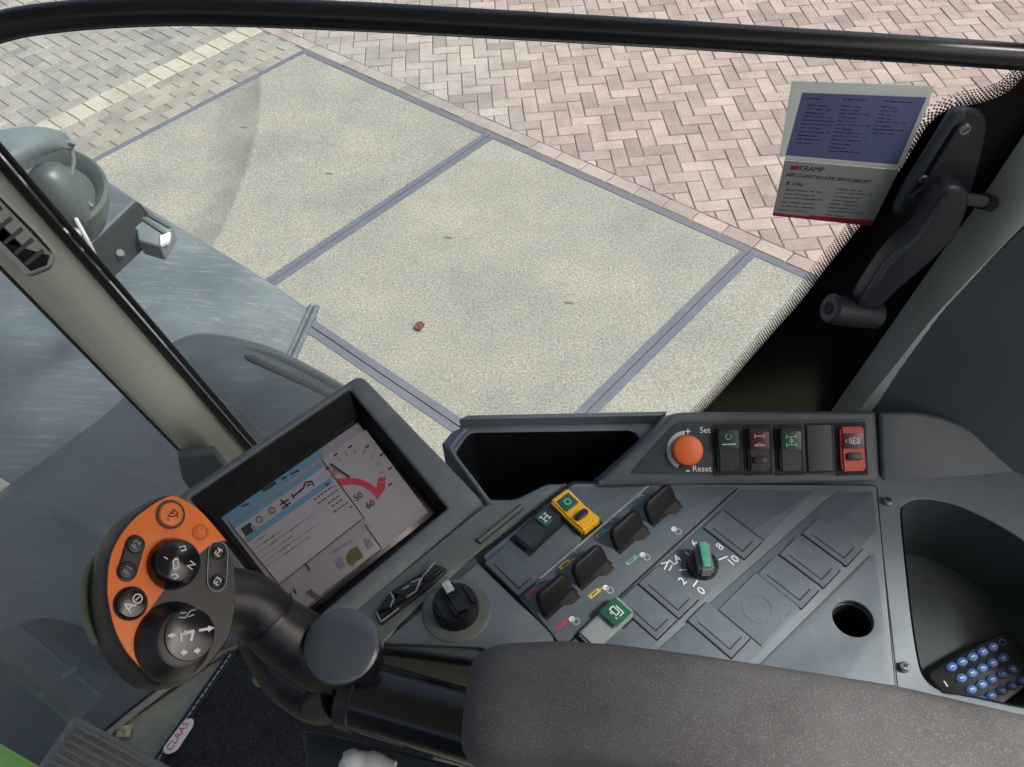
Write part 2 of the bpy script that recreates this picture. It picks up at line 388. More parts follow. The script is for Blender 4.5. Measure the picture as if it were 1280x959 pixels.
def concrete():
    m, t, N, L, b, g = world_mat('concrete')
    P = g.outputs['Position']
    c = ramp(N, L, nz(N, L, P, 75, 5, .85), [(.36, lin('5f605e')), (.5, lin('7f7f77')), (.66, lin('a1a097'))])
    c = mixc(N, L, 1.0, c, ramp(N, L, nz(N, L, P, 1.6, 5, .65), [(.34, (.80, .82, .83)), (.66, (1.07, 1.07, 1.05))]), 'MULTIPLY')
    # a turning tyre has left a curved dark scuff on the slabs
    mp = N.new('ShaderNodeVectorMath'); mp.operation = 'DISTANCE'; L.new(P, mp.inputs[0]); mp.inputs[1].default_value = (-7.7, 5.1, 0)
    s1 = ramp(N, L, mp.outputs['Value'], [(0, (0, 0, 0))]); 
    mr = N.new('ShaderNodeMapRange'); mr.inputs['From Min'].default_value = 5.72; mr.inputs['From Max'].default_value = 6.12; L.new(mp.outputs['Value'], mr.inputs['Value'])
    band = ramp(N, L, mr.outputs[0], [(0, (0, 0, 0)), (.25, (.35, .35, .35)), (.78, (.8, .8, .8)), (.86, (0, 0, 0))])
    nn = ramp(N, L, nz(N, L, P, 2.2, 4), [(.30, (.15, .15, .15)), (.6, (.8, .8, .8))])
    f = mixc(N, L, 1.0, band, nn, 'MULTIPLY')
    c = mixc(N, L, f, c, lin('50524f'))
    L.new(c, b.inputs['Base Color']); b.inputs['Roughness'].default_value = .85; b.inputs['Specular IOR Level'].default_value = .3
    bp = N.new('ShaderNodeBump'); bp.inputs['Strength'].default_value = .6; bp.inputs['Distance'].default_value = .003
    L.new(nz(N, L, P, 120, 3, .8), bp.inputs['Height']); L.new(bp.outputs[0], b.inputs['Normal'])
    return m
M_CNC = concrete()
M_STL = mat('galvanised_edge', lin('545864'), .5, .12, 9, .1, 300, .4, 0, spots=(30, .3, lin('6c6f78')))
M_SLOT = mat('slot_rust', lin('4a4b48'), .8, .2, 60)
M_SAND = mat('joint_sand', lin('665f57'), .95, .2, 8, .3, 200, .1)

# ================================================================== SETTING: yard
GA = Vector((-1.444, 6.497)); GU = Vector((1.438 + 1.444, 3.699 - 6.497)).normalized(); GV = Vector((-GU.y, GU.x))
def G(u, v, z=0): q = GA + GU * u + GV * v; return Vector((q.x, q.y, z))
def pix(p):
    c = M.transposed() @ (Vector(p) - EYE)
    return (640 + FPX * c.x / c.z, 479.5 + FPX * c.y / c.z) if c.z > .05 else (-9999, -9999)
def seen(p, m=90):
    x, y = pix(p); return -m < x < 1280 + m and -m < y < 700
bm = bmesh.new(); r_ = [bm.verts.new((x, y, -.0055)) for x, y in ((-400, -400), (400, -400), (400, 400), (-400, 400))]; bm.faces.new(r_)
ground = kind(add('ground', bm_mesh(bm), M_SAND, None, 0), 'structure')

BW, BL, JT, BH = .105, .21, .007, .05
def brick_mesh(poly, z=0.0):
    """prism with a small worn chamfer on a convex polygon of (x, y)"""
    c = sum((Vector(p) for p in poly), Vector((0, 0))) / len(poly)
    def ins(d): return [Vector(p) + (c - Vector(p)).normalized() * min(d, (c - Vector(p)).length * .4) for p in poly]
    bm = bmesh.new()
    a = [bm.verts.new((*p, z - BH)) for p in poly]; b = [bm.verts.new((*p, z - .004)) for p in poly]; t = [bm.verts.new((*p, z)) for p in ins(.006)]
    n = len(poly)
    for A, B in ((a, b), (b, t)):
        for i in range(n): bm.faces.new((A[i], A[(i + 1) % n], B[(i + 1) % n], B[i]))
    bm.faces.new(t)
    return bm_mesh(bm)
def clip(poly, nrm, d):          # keep points with p.n >= d
    out = []
    for i in range(len(poly)):
        a, b = Vector(poly[i]), Vector(poly[(i + 1) % len(poly)]); da, db = a.dot(nrm) - d, b.dot(nrm) - d
        if da >= 0: out.append(a)
        if da * db < 0: out.append(a + (b - a) * (da / (da - db)))
    return out
def brect(o, ex, l, wd):
    ey = Vector((-ex.y, ex.x)); j = JT / 2
    return [o + ex * j + ey * j, o + ex * (l - j) + ey * j, o + ex * (l - j) + ey * (wd - j), o + ex * j + ey * (wd - j)]
def herring(o, ex, rng, test):
    ey = Vector((-ex.y, ex.x)); out = []
    for x in range(-rng, rng):
        for y in range(-rng, rng):
            r4 = (x - y) % 4
            if r4 == 0: q = brect(o + ex * (x * BW) + ey * (y * BW), ex, BL, BW)
            elif r4 == 3: q = brect(o + ex * ((x + 1) * BW) + ey * (y * BW), ey, BL, BW)
            else: continue
            q = test(q)
            if q and len(q) > 2: out.append(q)
    return out
def area(q): return abs(sum(q[i - 1].x * q[i].y - q[i].x * q[i - 1].y for i in range(len(q)))) / 2
def cen(q): return sum(q, Vector((0, 0))) / len(q)
GAv = GA.dot(GV); GAu = GA.dot(GU)
hx = (GU + GV).normalized()
def test_v(q):
    c = cen(q)
    if not (-6 < c.x < 7 and 2.5 < c.y < 11.5) or not seen((c.x, c.y, 0)): return None
    if max(p.dot(GV) for p in q) < GAv + .125: return None
    q = clip(q, GV, GAv + .122)
    return q if len(q) > 2 and area(q) > .0012 else None
H_BR = herring(GA + GV * .1, hx, 110, test_v)
def put_bricks(polys, m_one, m_rest, limit, name='brick', label=None):
    polys.sort(key=lambda q: (Vector((*cen(q), 0)) - EYE).length)
    for q in polys[:limit]:
        o = add(name, brick_mesh(q, random.uniform(-.002, .0015)), m_one, ground, 0)
    if polys[limit:]:
        o = add('brick_field', join([brick_mesh(q, random.uniform(-.002, .0015)) for q in polys[limit:]]), m_rest, ground, 0)
        kind(o, 'stuff')
put_bricks(H_BR, M_BR1, M_BR2, 190)
# single edging course along the slabs (v 0.02..0.12)
k = -22; edging = []
while k < 34:
    q = brect(Vector(G(k * BL, .017).xy), GU, BL, BW)
    c = cen(q)
    if seen((c.x, c.y, 0)): edging.append(q)
    k += 1
put_bricks(edging, M_BR1, M_BR2, 35)
# running-bond courses and one pale soldier course beside slab A, then grey herringbone
courses, soldiers = [], []
for r5 in range(5):
    for k in range(-30, 1):
        v0 = k * BL + (BL / 2 if r5 % 2 else 0)
        q = [p for p in brect(Vector(G(-.017 - r5 * BW, v0).xy), GV, BL, BW)]
        q = clip(q, -GV, -(GAv + .015))
        if len(q) > 2 and seen((*cen(q), 0)) and area(q) > .002: courses.append(q)
put_bricks(courses, M_BC1, M_BG2, 60)
for k in range(-45, 1):
    q = brect(Vector(G(-.017 - 5 * BW - BL, k * .14 - .125).xy), GU, BL, .14)
    if seen((*cen(q), 0)): soldiers.append(q)
put_bricks(soldiers, M_BL1, M_BG2, 60, 'soldier_brick')
u_lim = GAu - .017 - 5 * BW - BL
def test_u(q):
    c = cen(q)
    if not seen((c.x, c.y, 0)): return None
    q = clip(q, -GU, -(u_lim - .003)); 
    if len(q) < 3: return None
    q = clip(q, -GV, -(GAv + .012))
    return q if len(q) > 2 and area(q) > .0012 else None
put_bricks(herring(GA - GU * .75, GU, 60, test_u), M_BG1, M_BG2, 15)

for iu in range(0, 4):
    for iv in range(0, 3):
        u0, u1, v1, v0 = iu * 2 + .004, iu * 2 + 1.996, -iv * 2 - .004, -iv * 2 - 1.996
        zj = .002 + random.uniform(-.001, .001); E_ = .042
        sl_ = add('concrete_slab', prism_mesh([G(u0 + E_, v0 + E_, zj), G(u1 - E_, v0 + E_, zj), G(u1 - E_, v1 - E_, zj), G(u0 + E_, v1 - E_, zj)],
                  [G(u0 + E_, v0 + E_, -.14), G(u1 - E_, v0 + E_, -.14), G(u1 - E_, v1 - E_, -.14), G(u0 + E_, v1 - E_, -.14)]), M_CNC, ground, 0)
        for (a, b, c, d) in ((u0, u1, v0, v0 + E_ - .0015), (u0, u1, v1 - E_ + .0015, v1), (u0, u0 + E_ - .0015, v0 + E_, v1 - E_), (u1 - E_ + .0015, u1, v0 + E_, v1 - E_)):
            t_ = [G(a, c, zj + .003), G(b, c, zj + .003), G(b, d, zj + .003), G(a, d, zj + .003)]
            add('steel_edge', prism_mesh(t_, [p - Vector((0, 0, .12)) for p in t_]), M_STL, sl_, 0)
        for su in (.53, 1.45):
            for sv in (.99,):
                c0 = G(u0 + su, v1 - sv, zj + .0012); e1 = Vector((1, -.35, 0)) * .024; e2 = Vector((.35, 1, 0)) * .006
                if not seen(c0, 20): continue
                t_ = [c0 - e1 - e2, c0 + e1 - e2, c0 + e1 + e2, c0 - e1 + e2]
                add('lifting_slot', prism_mesh(t_, [p - Vector((0, 0, .01)) for p in t_]), M_SLOT, sl_, 0)
# dry leaf
c0 = onz(525, 409, .006); rows = []
for j in range(5):
    rows.append([c0 + Vector(((i - 2) * .014 * (1 - abs(j - 2) * .28), (j - 2) * .016 + .004 * math.sin(i * 2), .006 + .012 * math.sin(i * 1.7 + j * 2.1) ** 2)) for i in range(5)])
tag(add('dry_leaf', grid_mesh(rows, .001, 3), M_LEAF, None), 'crumpled brown dead leaf lying on the concrete slab', 'leaf')

# ================================================================== CAB SHELL
ZF = 1.75
front = [(-.24, .70), (-.40, .702), (-.55, .68), (-.72, .555), (-.88, .36), (-.98, .12), (-1.03, -.2), (-1.03, -.7)]
fl = [Vector((x, y, ZF)) for x, y in front] + [Vector((1.0, -.7, ZF)), Vector((1.0, .70, ZF))]
FLOOR = Frame((0, 0, ZF), (1, 0, 0), (0, 0, 1))
kind(plate('cab_floor', FLOOR, [(p.x, p.y) for p in fl], .05, M_FLR, None, px=False, bev=.004), 'structure')
# raised sill along the foot of the windscreen
sill = spline([Vector((x, y, ZF + .004)) for x, y in front], 6)
kind(add('windscreen_sill', tube_mesh(sill, .006, 10), M_FLR), 'structure')
LEAN = -.23
def shell(pts, z0, z1, th=.006, n=5):
    rows = []
    for j in range(n):
        z = z0 + (z1 - z0) * j / (n - 1); rows.append([Vector((x + LEAN * (z - ZF), y, z)) for x, y in pts])
    return grid_mesh(rows, th, 3)
kind(add('windscreen', shell([(-.285, .675)] + front[1:], ZF + .02, 3.42), M_GLW), 'structure')
YG = .70
wp = [Vector((-.40 - LEAN * 0, YG, 0))]
GLF = Frame((0, YG, 2.5), (1, 0, 0), (0, -1, 0))      # window plane seen from inside; v is up
win = plate('side_window', GLF, [(-.215, -.72), (.62, -.72), (.62, .92), (-.60, .92)], .005, M_GLS, None, px=False, bev=.0005)
kind(win, 'structure')
fr_edge = [(840, 548), (868, 521), (900, 489), (955, 425), (1000, 374), (1030, 334), (1070, 285), (1100, 245), (1130, 200), (1150, 166), (1165, 147), (1186, 134), (1215, 128), (1245, 119), (1265, 106), (1280, 88), (1300, 50), (1312, 0), (1320, -80)]
fe = spline(UV(GLF, fr_edge), 6)
ring = fe + [Vector((.64, .9)), Vector((.64, -.6)), Vector((fe[0].x, -.6))]
M_FRIT = mat('ceramic_black', lin('060708'), .35, .05, 20, 0, 500, .2)
add('black_border', plate_mesh(GLF, ring, .0012, (), .0002, .0045), M_FRIT, win)
def dot_mesh(fr, line, side, rows, w0, pitch=.0046, r0=.0021):
    bm = bmesh.new(); L_ = 0; pts = []; acc = 0
    for a, b in zip(line, line[1:]):
        seg = (b - a).length
        while acc < seg: pts.append((a + (b - a) * (acc / seg), (b - a).normalized())); acc += pitch
        acc -= seg
    for i, (p, d) in enumerate(pts):
        nn = Vector((-d.y, d.x)) * side
        for k in range(rows):
            r = r0 * (1 - .62 * k / rows); q = p + nn * (k * pitch * .72 + .0004) + d * (pitch / 2 if k % 2 else 0)
            a = [bm.verts.new(fr.to(q.x + r * math.cos(t * math.pi / 3), q.y + r * math.sin(t * math.pi / 3), w0)) for t in range(6)]
            b = [bm.verts.new(v.co - fr.n * .0005) for v in a]
            bm.faces.new(a)
            for t in range(6): bm.faces.new((a[t], a[(t + 1) % 6], b[(t + 1) % 6], b[t]))
    me = bpy.data.meshes.new('m'); bm.to_mesh(me); bm.free(); return me
kind(add('border_dots', dot_mesh(GLF, fe[6:], 1, 7, .0045, .0036, .00165), M_RUB, win, 0), 'stuff')
# front pillar: swept trim profile that leans forward towards the top
pr = [(.002, .006), (.001, -.008), (-.002, -.020), (-.008, -.031), (-.017, -.039), (-.028, -.043), (-.038, -.043), (-.0415, -.041), (-.0435, -.0385), (-.053, -.032), (-.056, -.024), (-.03, .006)]
def pil_x(z): return -.352 + (2.32 - z) * .231
def pil(z, pts): return [Vector((pil_x(z) - .004 + x, YG - .004 + y, z)) for x, y in pts]
zs = [1.77 + i * .08 for i in range(22)]
bm = bmesh.new(); rows = [[bm.verts.new(p) for p in pil(z, [tuple(q) for q in spline([Vector(p) for p in pr], 3, True)])] for z in zs]
for A, B in zip(rows, rows[1:]):
    n = len(A)
    for i in range(n): bm.faces.new((A[i], A[(i + 1) % n], B[(i + 1) % n], B[i]))
bm.faces.new(rows[0]); bm.faces.new(rows[-1][::-1])
pillar = kind(add('front_pillar', bm_mesh(bm), M_PIL, None, 50), 'structure')
for dx, dy, r in ((.003, -.001, .0042), (.0125, .002, .0032), (-.0615, -.022, .0048)):
    add('seal', tube_mesh([Vector((pil_x(z) + dx, YG - .008 + dy, z)) for z in zs], r, 8), M_RUB, pillar)
PILF = Frame((pil_x(2.7) - .036, YG - .0545, 2.7), (1, -.25, 0), (.25, -.9, .12))
# demister vent let into the pillar
ventpts = [(-60, 192), (-10, 238), (40, 290), (65, 316), (61, 330), (38, 338), (0, 300), (-60, 232)]
vent = plate('demister_vent', PILF, ventpts, .012, M_PIT, pillar, rnd=.004, bev=.001, w=.0035)
for i in range(9):
    x, y = 44 - i * 13, 318 - i * 13.4
    me = plate_mesh(PILF, round_poly(UV(PILF, [(x - 14, y + 8), (x - 10, y + 12), (x + 13, y - 6), (x + 9, y - 11)]), .0015), .003, (), .0012, .0052)
    add('louvre', me, M_RPD, vent)
plate('vent_frame', PILF, [(-60, 186), (-8, 232), (45, 285), (72, 316), (66, 335), (37, 346), (-4, 305), (-60, 240)], .006, M_PIL, pillar, holes=[UV(PILF, ventpts)], rnd=.006, bev=.0015, w=.0045)
foot = [(222, 566), (268, 562), (284, 583), (300, 612), (262, 640), (228, 596)]
FTF = Frame(ony(255, 580, .63), (1, .2, 0), (.3, -.8, .5))
plate('pillar_foot_cover', FTF, foot, .03, M_RPD, pillar, bev=.004, rnd=.004, w=.012)
# rear pillar: two trim facets
e1 = [(1022, 540), (1040, 512), (1110, 412), (1180, 312), (1214, 266), (1240, 228), (1262, 195), (1282, 165), (1330, 90), (1440, -90), (1560, -300)]
e2 = [(1050, 545), (1075, 511), (1118, 458), (1160, 405), (1196, 366), (1238, 322), (1279, 282), (1320, 245), (1400, 170), (1540, 20), (1700, -180)]
A1 = [ony(x, y, YG - .006) for x, y in e1]; A2 = [ony(x, y, .635) for x, y in e2]
A3 = [p + Vector((.20, -.16, -.02)) for p in A2]
rp = add('rear_pillar', grid_mesh([A1, [a.lerp(b, .55) + Vector((0, -.012, 0)) for a, b in zip(A1, A2)], A2], .012, 4), M_RPL); kind(rp, 'structure')
add('inner_trim', grid_mesh([[p + Vector((.002, .0, -.003)) for p in A2], [a.lerp(b, .45) + Vector((0, -.01, .01)) for a, b in zip(A2, A3)], A3], .012, 4), M_RPD, rp)
A4 = [p + Vector((.008, -.008, -.004)) for p in A3]; A5 = [p + Vector((.34, -.06, .0)) for p in A4]
add('rear_trim_panel', grid_mesh([A4, [a.lerp(b, .5) for a, b in zip(A4, A5)], A5], .012, 3), M_RPD, rp)
# cab side below the glass, roof overhead
kind(add('cab_side', prism_mesh([Vector((-.2, .672, 2.25)), Vector((1.0, .672, 2.25)), Vector((1.0, .695, 2.25)), Vector((-.2, .695, 2.25))],
     [Vector((-.2, .672, ZF + .002)), Vector((1.0, .672, ZF + .002)), Vector((1.0, .695, ZF + .002)), Vector((-.2, .695, ZF + .002))]), M_DKP, None, 0), 'structure')
kind(add('rear_sun_blocker', prism_mesh([Vector(p) for p in ((.96, .25, 3.44), (1.0, .25, 3.44), (1.0, .70, 3.44), (.96, .70, 3.44))], [Vector(p) for p in ((.96, .25, ZF + .002), (1.0, .25, ZF + .002), (1.0, .70, ZF + .002), (.96, .70, ZF + .002))]), M_RPD, None, 0), 'structure')  # unseen panel added to keep the sun off the console
kind(add('far_side_blocker', prism_mesh([Vector(p) for p in ((-1.0, -.74, 2.85), (1.0, -.74, 2.85), (1.0, -.70, 2.85), (-1.0, -.70, 2.85))], [Vector(p) for p in ((-1.0, -.74, ZF + .002), (1.0, -.74, ZF + .002), (1.0, -.70, ZF + .002), (-1.0, -.70, ZF + .002))]), M_RPD, None, 0), 'structure')  # unseen side, built opaque and high to cut light from the left
kind(plate('cab_roof', Frame((0, 0, 3.52), (1, 0, 0), (0, 0, 1)), [(-1.5, -1.0), (.92, -1.0), (.92, .92), (-.7, .92), (-1.35, .6)], .10, M_HEAD, None, px=False, bev=.02, rnd=.1), 'structure')  # unseen roof; rear edge set back to let sun reach the armrest

# black grab rail across the window
rl = [(-70, 62), (0, 33), (70, 21), (150, 15), (230, 13), (320, 15), (480, 22), (640, 31), (800, 40), (960, 50), (1120, 60), (1280, 71), (1420, 82), (1640, 102)]
rpth = spline([ony(x, y, .66) for x, y in rl], 5)
rail = thing('grab_rail', 'black round metal rail running across the side window above the stickers', 'rail', rpth[0])
add('tube', tube_mesh(rpth, .0106, 20), M_RAIL, rail)
add('lower_trim', tube_mesh([p + Vector((0, -.001, -.0080)) for p in rpth], .0038, 10), M_BLK, rail)

# ================================================================== OUTSIDE: front fender and covers
e_px = [(-40, 175, 1.66), (30, 182, 1.75), (100, 204, 1.80), (160, 239, 1.805), (210, 269, 1.795), (300, 323, 1.745), (350, 355, 1.70), (393, 386, 1.64)]
edge = [onz(x, y, z) for x, y, z in e_px]
win_ = Vector((-.66, -.75, 0)); lip_ = Vector((-.22, -.975, 0))
def inw(i): return win_.lerp(lip_, (i / (len(edge) - 1)) ** 2).normalized()
rows = []
for d, dz in ((0, -.035), (.012, -.006), (.04, .0), (.2, .004), (.4, .006), (.6, .004), (.8, .0)):
    rows.append([p + inw(i) * d + Vector((0, 0, dz)) for i, p in enumerate(edge)])
fender = thing('front_fender', 'large grey plastic wheel fender with ribbed end lip standing over the concrete slabs', 'fender', edge[3])
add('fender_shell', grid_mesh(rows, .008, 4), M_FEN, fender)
lip = [edge[-1] + lip_ * d + Vector((0, 0, .003)) for d in (-.004, .1, .2, .35, .55, .8)]
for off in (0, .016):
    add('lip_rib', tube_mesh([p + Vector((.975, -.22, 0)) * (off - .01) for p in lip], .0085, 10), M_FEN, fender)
# second, nearer cover
def zz(t): return [onz(x, y, z) for x, y, z in t]
con = [(-200, 760), (0, 616), (80, 558), (150, 503), (196, 446), (225, 424), (262, 417), (330, 431), (385, 456), (440, 488), (520, 545)]
near = [(-200, 880), (0, 790), (60, 772), (120, 790), (180, 800), (240, 800), (300, 790), (360, 770), (420, 750), (480, 730), (560, 700)]
r0 = zz([(x, y, 1.775) for x, y in con])
rows = [[p + Vector((0, 0, -.22)) for p in r0], [p + Vector((0, 0, -.05)) for p in r0], r0]
for f, z in ((.015, 1.800), (.045, 1.822), (.10, 1.838), (.20, 1.846), (.34, 1.846), (.5, 1.838), (.75, 1.82), (1, 1.79)):
    rows.append(zz([(a[0] + (b[0] - a[0]) * f, a[1] + (b[1] - a[1]) * f, z) for a, b in zip(con, near)]))
cover = thing('side_cover', 'dark grey moulded plastic engine side cover with raised rim behind the pillar', 'cover', r0[5] + Vector((0, 0, -.22)))
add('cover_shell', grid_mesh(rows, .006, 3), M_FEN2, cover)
rim = zz([(x, y, z) for x, y, z in ((296, 436, 1.805), (330, 441, 1.812), (385, 466, 1.814), (440, 498, 1.814), (520, 556, 1.81))])
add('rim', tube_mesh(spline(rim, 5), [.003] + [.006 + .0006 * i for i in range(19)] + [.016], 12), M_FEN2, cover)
gro = zz([(x, y, 1.834) for x, y in ((306, 444), (350, 466), (400, 490), (440, 514))])
add('groove', tube_mesh(spline(gro, 4), [.002] + [.009] * 11 + [.004], 10), M_DARK, cover)
# step pieces near the windscreen foot
lo = thing('lower_cover', 'dark grey plastic step cover with pale ridge below the windscreen', 'cover', onz(90, 820, 1.5))
ra = zz([(-160, 620, 1.69), (40, 720, 1.69), (105, 775, 1.68), (160, 820, 1.66)])
rb = zz([(-160, 645, 1.69), (0, 763, 1.69), (70, 820, 1.68), (128, 872, 1.66)])
rc = zz([(-160, 720, 1.60), (0, 830, 1.60), (50, 870, 1.59), (100, 915, 1.57)])
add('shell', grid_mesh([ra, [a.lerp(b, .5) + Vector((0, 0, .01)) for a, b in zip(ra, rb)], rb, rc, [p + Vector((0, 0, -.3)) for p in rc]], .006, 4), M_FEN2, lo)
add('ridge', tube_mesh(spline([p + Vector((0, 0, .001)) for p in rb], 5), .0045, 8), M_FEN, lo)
add('joint_strip', tube_mesh([a + Vector((0, 0, .001)) for a in zz([(94, 836, 1.685), (74, 852, 1.64), (52, 870, 1.60)])], .006, 8), M_LAMP, lo)
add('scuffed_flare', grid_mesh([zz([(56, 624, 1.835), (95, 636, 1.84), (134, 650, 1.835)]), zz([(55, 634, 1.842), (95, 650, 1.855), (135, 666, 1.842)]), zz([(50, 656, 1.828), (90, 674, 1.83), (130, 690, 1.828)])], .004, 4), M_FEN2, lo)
gp = thing('green_body_panel', 'lime green painted body panel edge outside below the pedal', 'panel', onz(10, 950, 1.2))
GPF = Frame(onz(10, 950, 1.2), (1, 0, 0), (.2, -.2, 1))
plate('panel_sheet', GPF, [(-60, 895), (0, 930), (46, 957), (90, 985), (40, 1040), (-90, 1040)], .03, M_LIM, gp, bev=.008)
ch = add('under_shade_box', prism_mesh([Vector(p) for p in ((-2.4, -.6, .95), (-.3, -.6, .95), (-.3, 1.3, .95), (-2.4, 1.3, .95))], [Vector(p) for p in ((-2.4, -.6, .45), (-.3, -.6, .45), (-.3, 1.3, .45), (-2.4, 1.3, .45))]), M_DARK, None, 0)  # dark box added to paint the shadow under the tractor
tag(ch, 'dark block standing in for the shadow in the gap below the covers', 'shade block')
tk = add('bracket_rag', grid_mesh([zz([(20, 905, 1.0), (60, 885, 1.02), (110, 900, 1.0)]), zz([(10, 925, 1.02), (60, 910, 1.04), (110, 925, 1.02)]), zz([(20, 950, 1.0), (60, 945, 1.01), (110, 960, 1.0)])], .01, 3), M_DARK, ch)
tk.name = 'axle_housing'

# work lamp housing and bracket on the fender
def curve_shell(pts, d): return [atd(x, y, d + k) for x, y, k in pts]
lampo = thing('work_lamp', 'grey rounded work lamp housing beside the pillar above the fender', 'lamp', atd(60, 280, 1.86))
hood = [[atd(x, y, t) for x, y, t in r] for r in (
    ((-90, 178, 1.60), (-20, 166, 1.60), (40, 158, 1.62), (76, 164, 1.66), (90, 176, 1.72)),
    ((-90, 215, 1.55), (-20, 200, 1.54), (30, 186, 1.56), (66, 180, 1.62), (92, 186, 1.70)),
    ((-90, 262, 1.56), (-20, 238, 1.54), (14, 218, 1.55), (48, 198, 1.60), (88, 184, 1.69)))]
add('hood', grid_mesh(hood, .01, 5), M_LAMP, lampo)
LF = Frame(atd(62, 235, 1.72), (1, .3, 0), (M @ Vector((.25, -.45, -.85))))
add('lamp_bowl', lathe_mesh(LF, [(.002, -.12), (.05, -.112), (.08, -.08), (.092, -.03), (.094, .0), (.088, .006), (.08, .0), (.07, -.02), (.002, -.03)], 32), M_LAMPD, lampo)
add('reflector_body', tube_mesh(spline([atd(48, 205, 1.64), atd(66, 232, 1.645), atd(84, 262, 1.66), atd(92, 284, 1.69)], 5), [.006, .02, .03, .034, .036, .037, .038, .038, .038, .037, .036, .034, .03, .026, .02, .01], 16), M_LAMPD, lampo)
add('lens_ring', tube_mesh(spline([atd(x, y, 1.70) for x, y in ((86, 176), (92, 200), (90, 225), (104, 250), (119, 262), (114, 282), (104, 292))], 5), .004, 8), M_LAMP, lampo)
add('cable', tube_mesh(spline([atd(88, 262, 1.64), atd(96, 276, 1.63), atd(108, 298, 1.62), atd(118, 318, 1.64), atd(124, 336, 1.70)], 6), .0035, 8), M_LGT, lampo)
add('clamp', tube_mesh([atd(84, 286, 1.64), atd(98, 292, 1.66)], .008, 8), M_LGT, lampo)
brk = thing('lamp_bracket', 'dark sheet metal bracket with bright top edge carrying the marker lamp', 'bracket', atd(150, 310, 2.0))
BK = [atd(98, 318, 1.86), atd(168, 252, 1.98), atd(180, 266, 2.0), atd(186, 298, 2.04), atd(128, 352, 1.93)]
bn = Vector((.012, -.006, .0))
add('plate', prism_mesh(BK, [p + bn for p in BK]), M_DARK, brk, 0)
add('top_flange', tube_mesh([BK[0], BK[1], BK[2]], .0036, 8), M_MET, brk)
add('bolt', tube_mesh([atd(152, 318, 1.94), atd(150, 316, 1.92)], .008, 6), M_MET, brk)
ml = thing('marker_lamp', 'small grey ribbed marker lamp with a white end cap on the bracket', 'lamp', atd(192, 295, 2.0))
MF = Frame(atd(190, 284, 1.97), (M @ Vector((.85, .42, .1))), (M @ Vector((.1, -.5, -.85))))
plate('lamp_body', MF, [(168, 276), (180, 265), (216, 280), (208, 296), (200, 308), (172, 300)], .05, M_LAMP, ml, bev=.006, rnd=.006)
for q in ((176, 272, 206, 292), (182, 267, 212, 284)): add('rib', stroke_mesh(MF, [q[:2], q[2:]], .007, .008, .005), M_LAMPD, ml)
plate('end_cap', MF, [(200, 296), (213, 291), (211, 302), (201, 307)], .012, M_WHT, ml, bev=.002, w=.004)
add('mount', tube_mesh([atd(178, 282, 1.99), atd(164, 286, 1.975), atd(160, 276, 1.97)], .008, 8), M_LAMP, ml)

# ================================================================== FLOOR THINGS
mat_px = [(288, 820), (190, 962), (150, 1030), (520, 1030), (560, 870), (420, 770), (330, 770)]
FM = FLOOR.up(.012)
mt = thing('floor_mat', 'dark speckled carpet mat with stitched edge on the cab floor', 'mat', FM.at((330, 900)))
plate('carpet', FM, mat_px, .010, M_MAT, mt, bev=.003)
ed = [(289, 819), (191, 961), (160, 1010)]
add('edge_binding', stroke_mesh(FM, ed, .016, .004, .003), M_BLK, mt)
sa, sb = FM.uv((289, 819)), FM.uv((191, 961)); L_ = (sb - sa).length; n_ = int(L_ / .011)
add('stitching', join([stroke_mesh(FM, [sa + (sb - sa) * (i / n_), sa + (sb - sa) * ((i + .6) / n_)], .0022, .001, .0040, px=False) for i in range(n_)]), M_GRY, mt)
bd = [(204, 938), (232, 901), (243, 899), (243, 908), (222, 940), (209, 945)]
bdg = plate('name_badge', FM, bd, .004, M_WHT, mt, bev=.001, w=.0065, rnd=.006)
add('lettering', text_mesh(FM, 'CLAAS', (224, 922), (242, 895), .0165, .0069), M_RED, bdg)
crumb = onz(156, 915, ZF + .004)
tag(add('dirt_crumb', grid_mesh([[crumb + Vector(((i - 2) * .006, (j - 2) * .005, .004 + .006 * abs(math.sin(i * 2.3 + j * 1.9)) * (1 if 0 < i < 4 and 0 < j < 4 else 0))) for i in range(5)] for j in range(5)], .003, 3), mat('crumb', lin('b0a888'), .9, .3, 200)), 'small pale crumb of dried mud on the floor strip', 'dirt')
PDF = Frame(onz(130, 930, 1.86), (1, -.1, 0), (.25, -.35, 1))
pd = thing('accelerator_pedal', 'grey ribbed rubber foot pedal above the cab floor', 'pedal', PDF.at((130, 959), -.11))
pc = [(92, 894), (214, 960), (290, 1005), (230, 1080), (-20, 1050), (40, 968)]
plate('pedal_pad', PDF, pc, .014, M_PED, pd, bev=.003, rnd=.004)
a0, a1 = Vector((92, 902)), Vector((44, 968)); dr = Vector((214 - 92, 960 - 894)); dr = Vector((dr.x, dr.y))
for i in range(13):
    t = i / 7.5; p0 = a0 + (a1 - a0) * (t + .03) + dr * .05; p1 = p0 + dr * 1.35
    add('rib', stroke_mesh(PDF, [tuple(p0), tuple(p1)], .0052, .005, .0042), M_PED, pd)
add('lever', tube_mesh([PDF.at((150, 1000), -.014), PDF.at((150, 1000), -.105) + Vector((.02, -.02, 0))], .014, 12), M_BLK, pd)

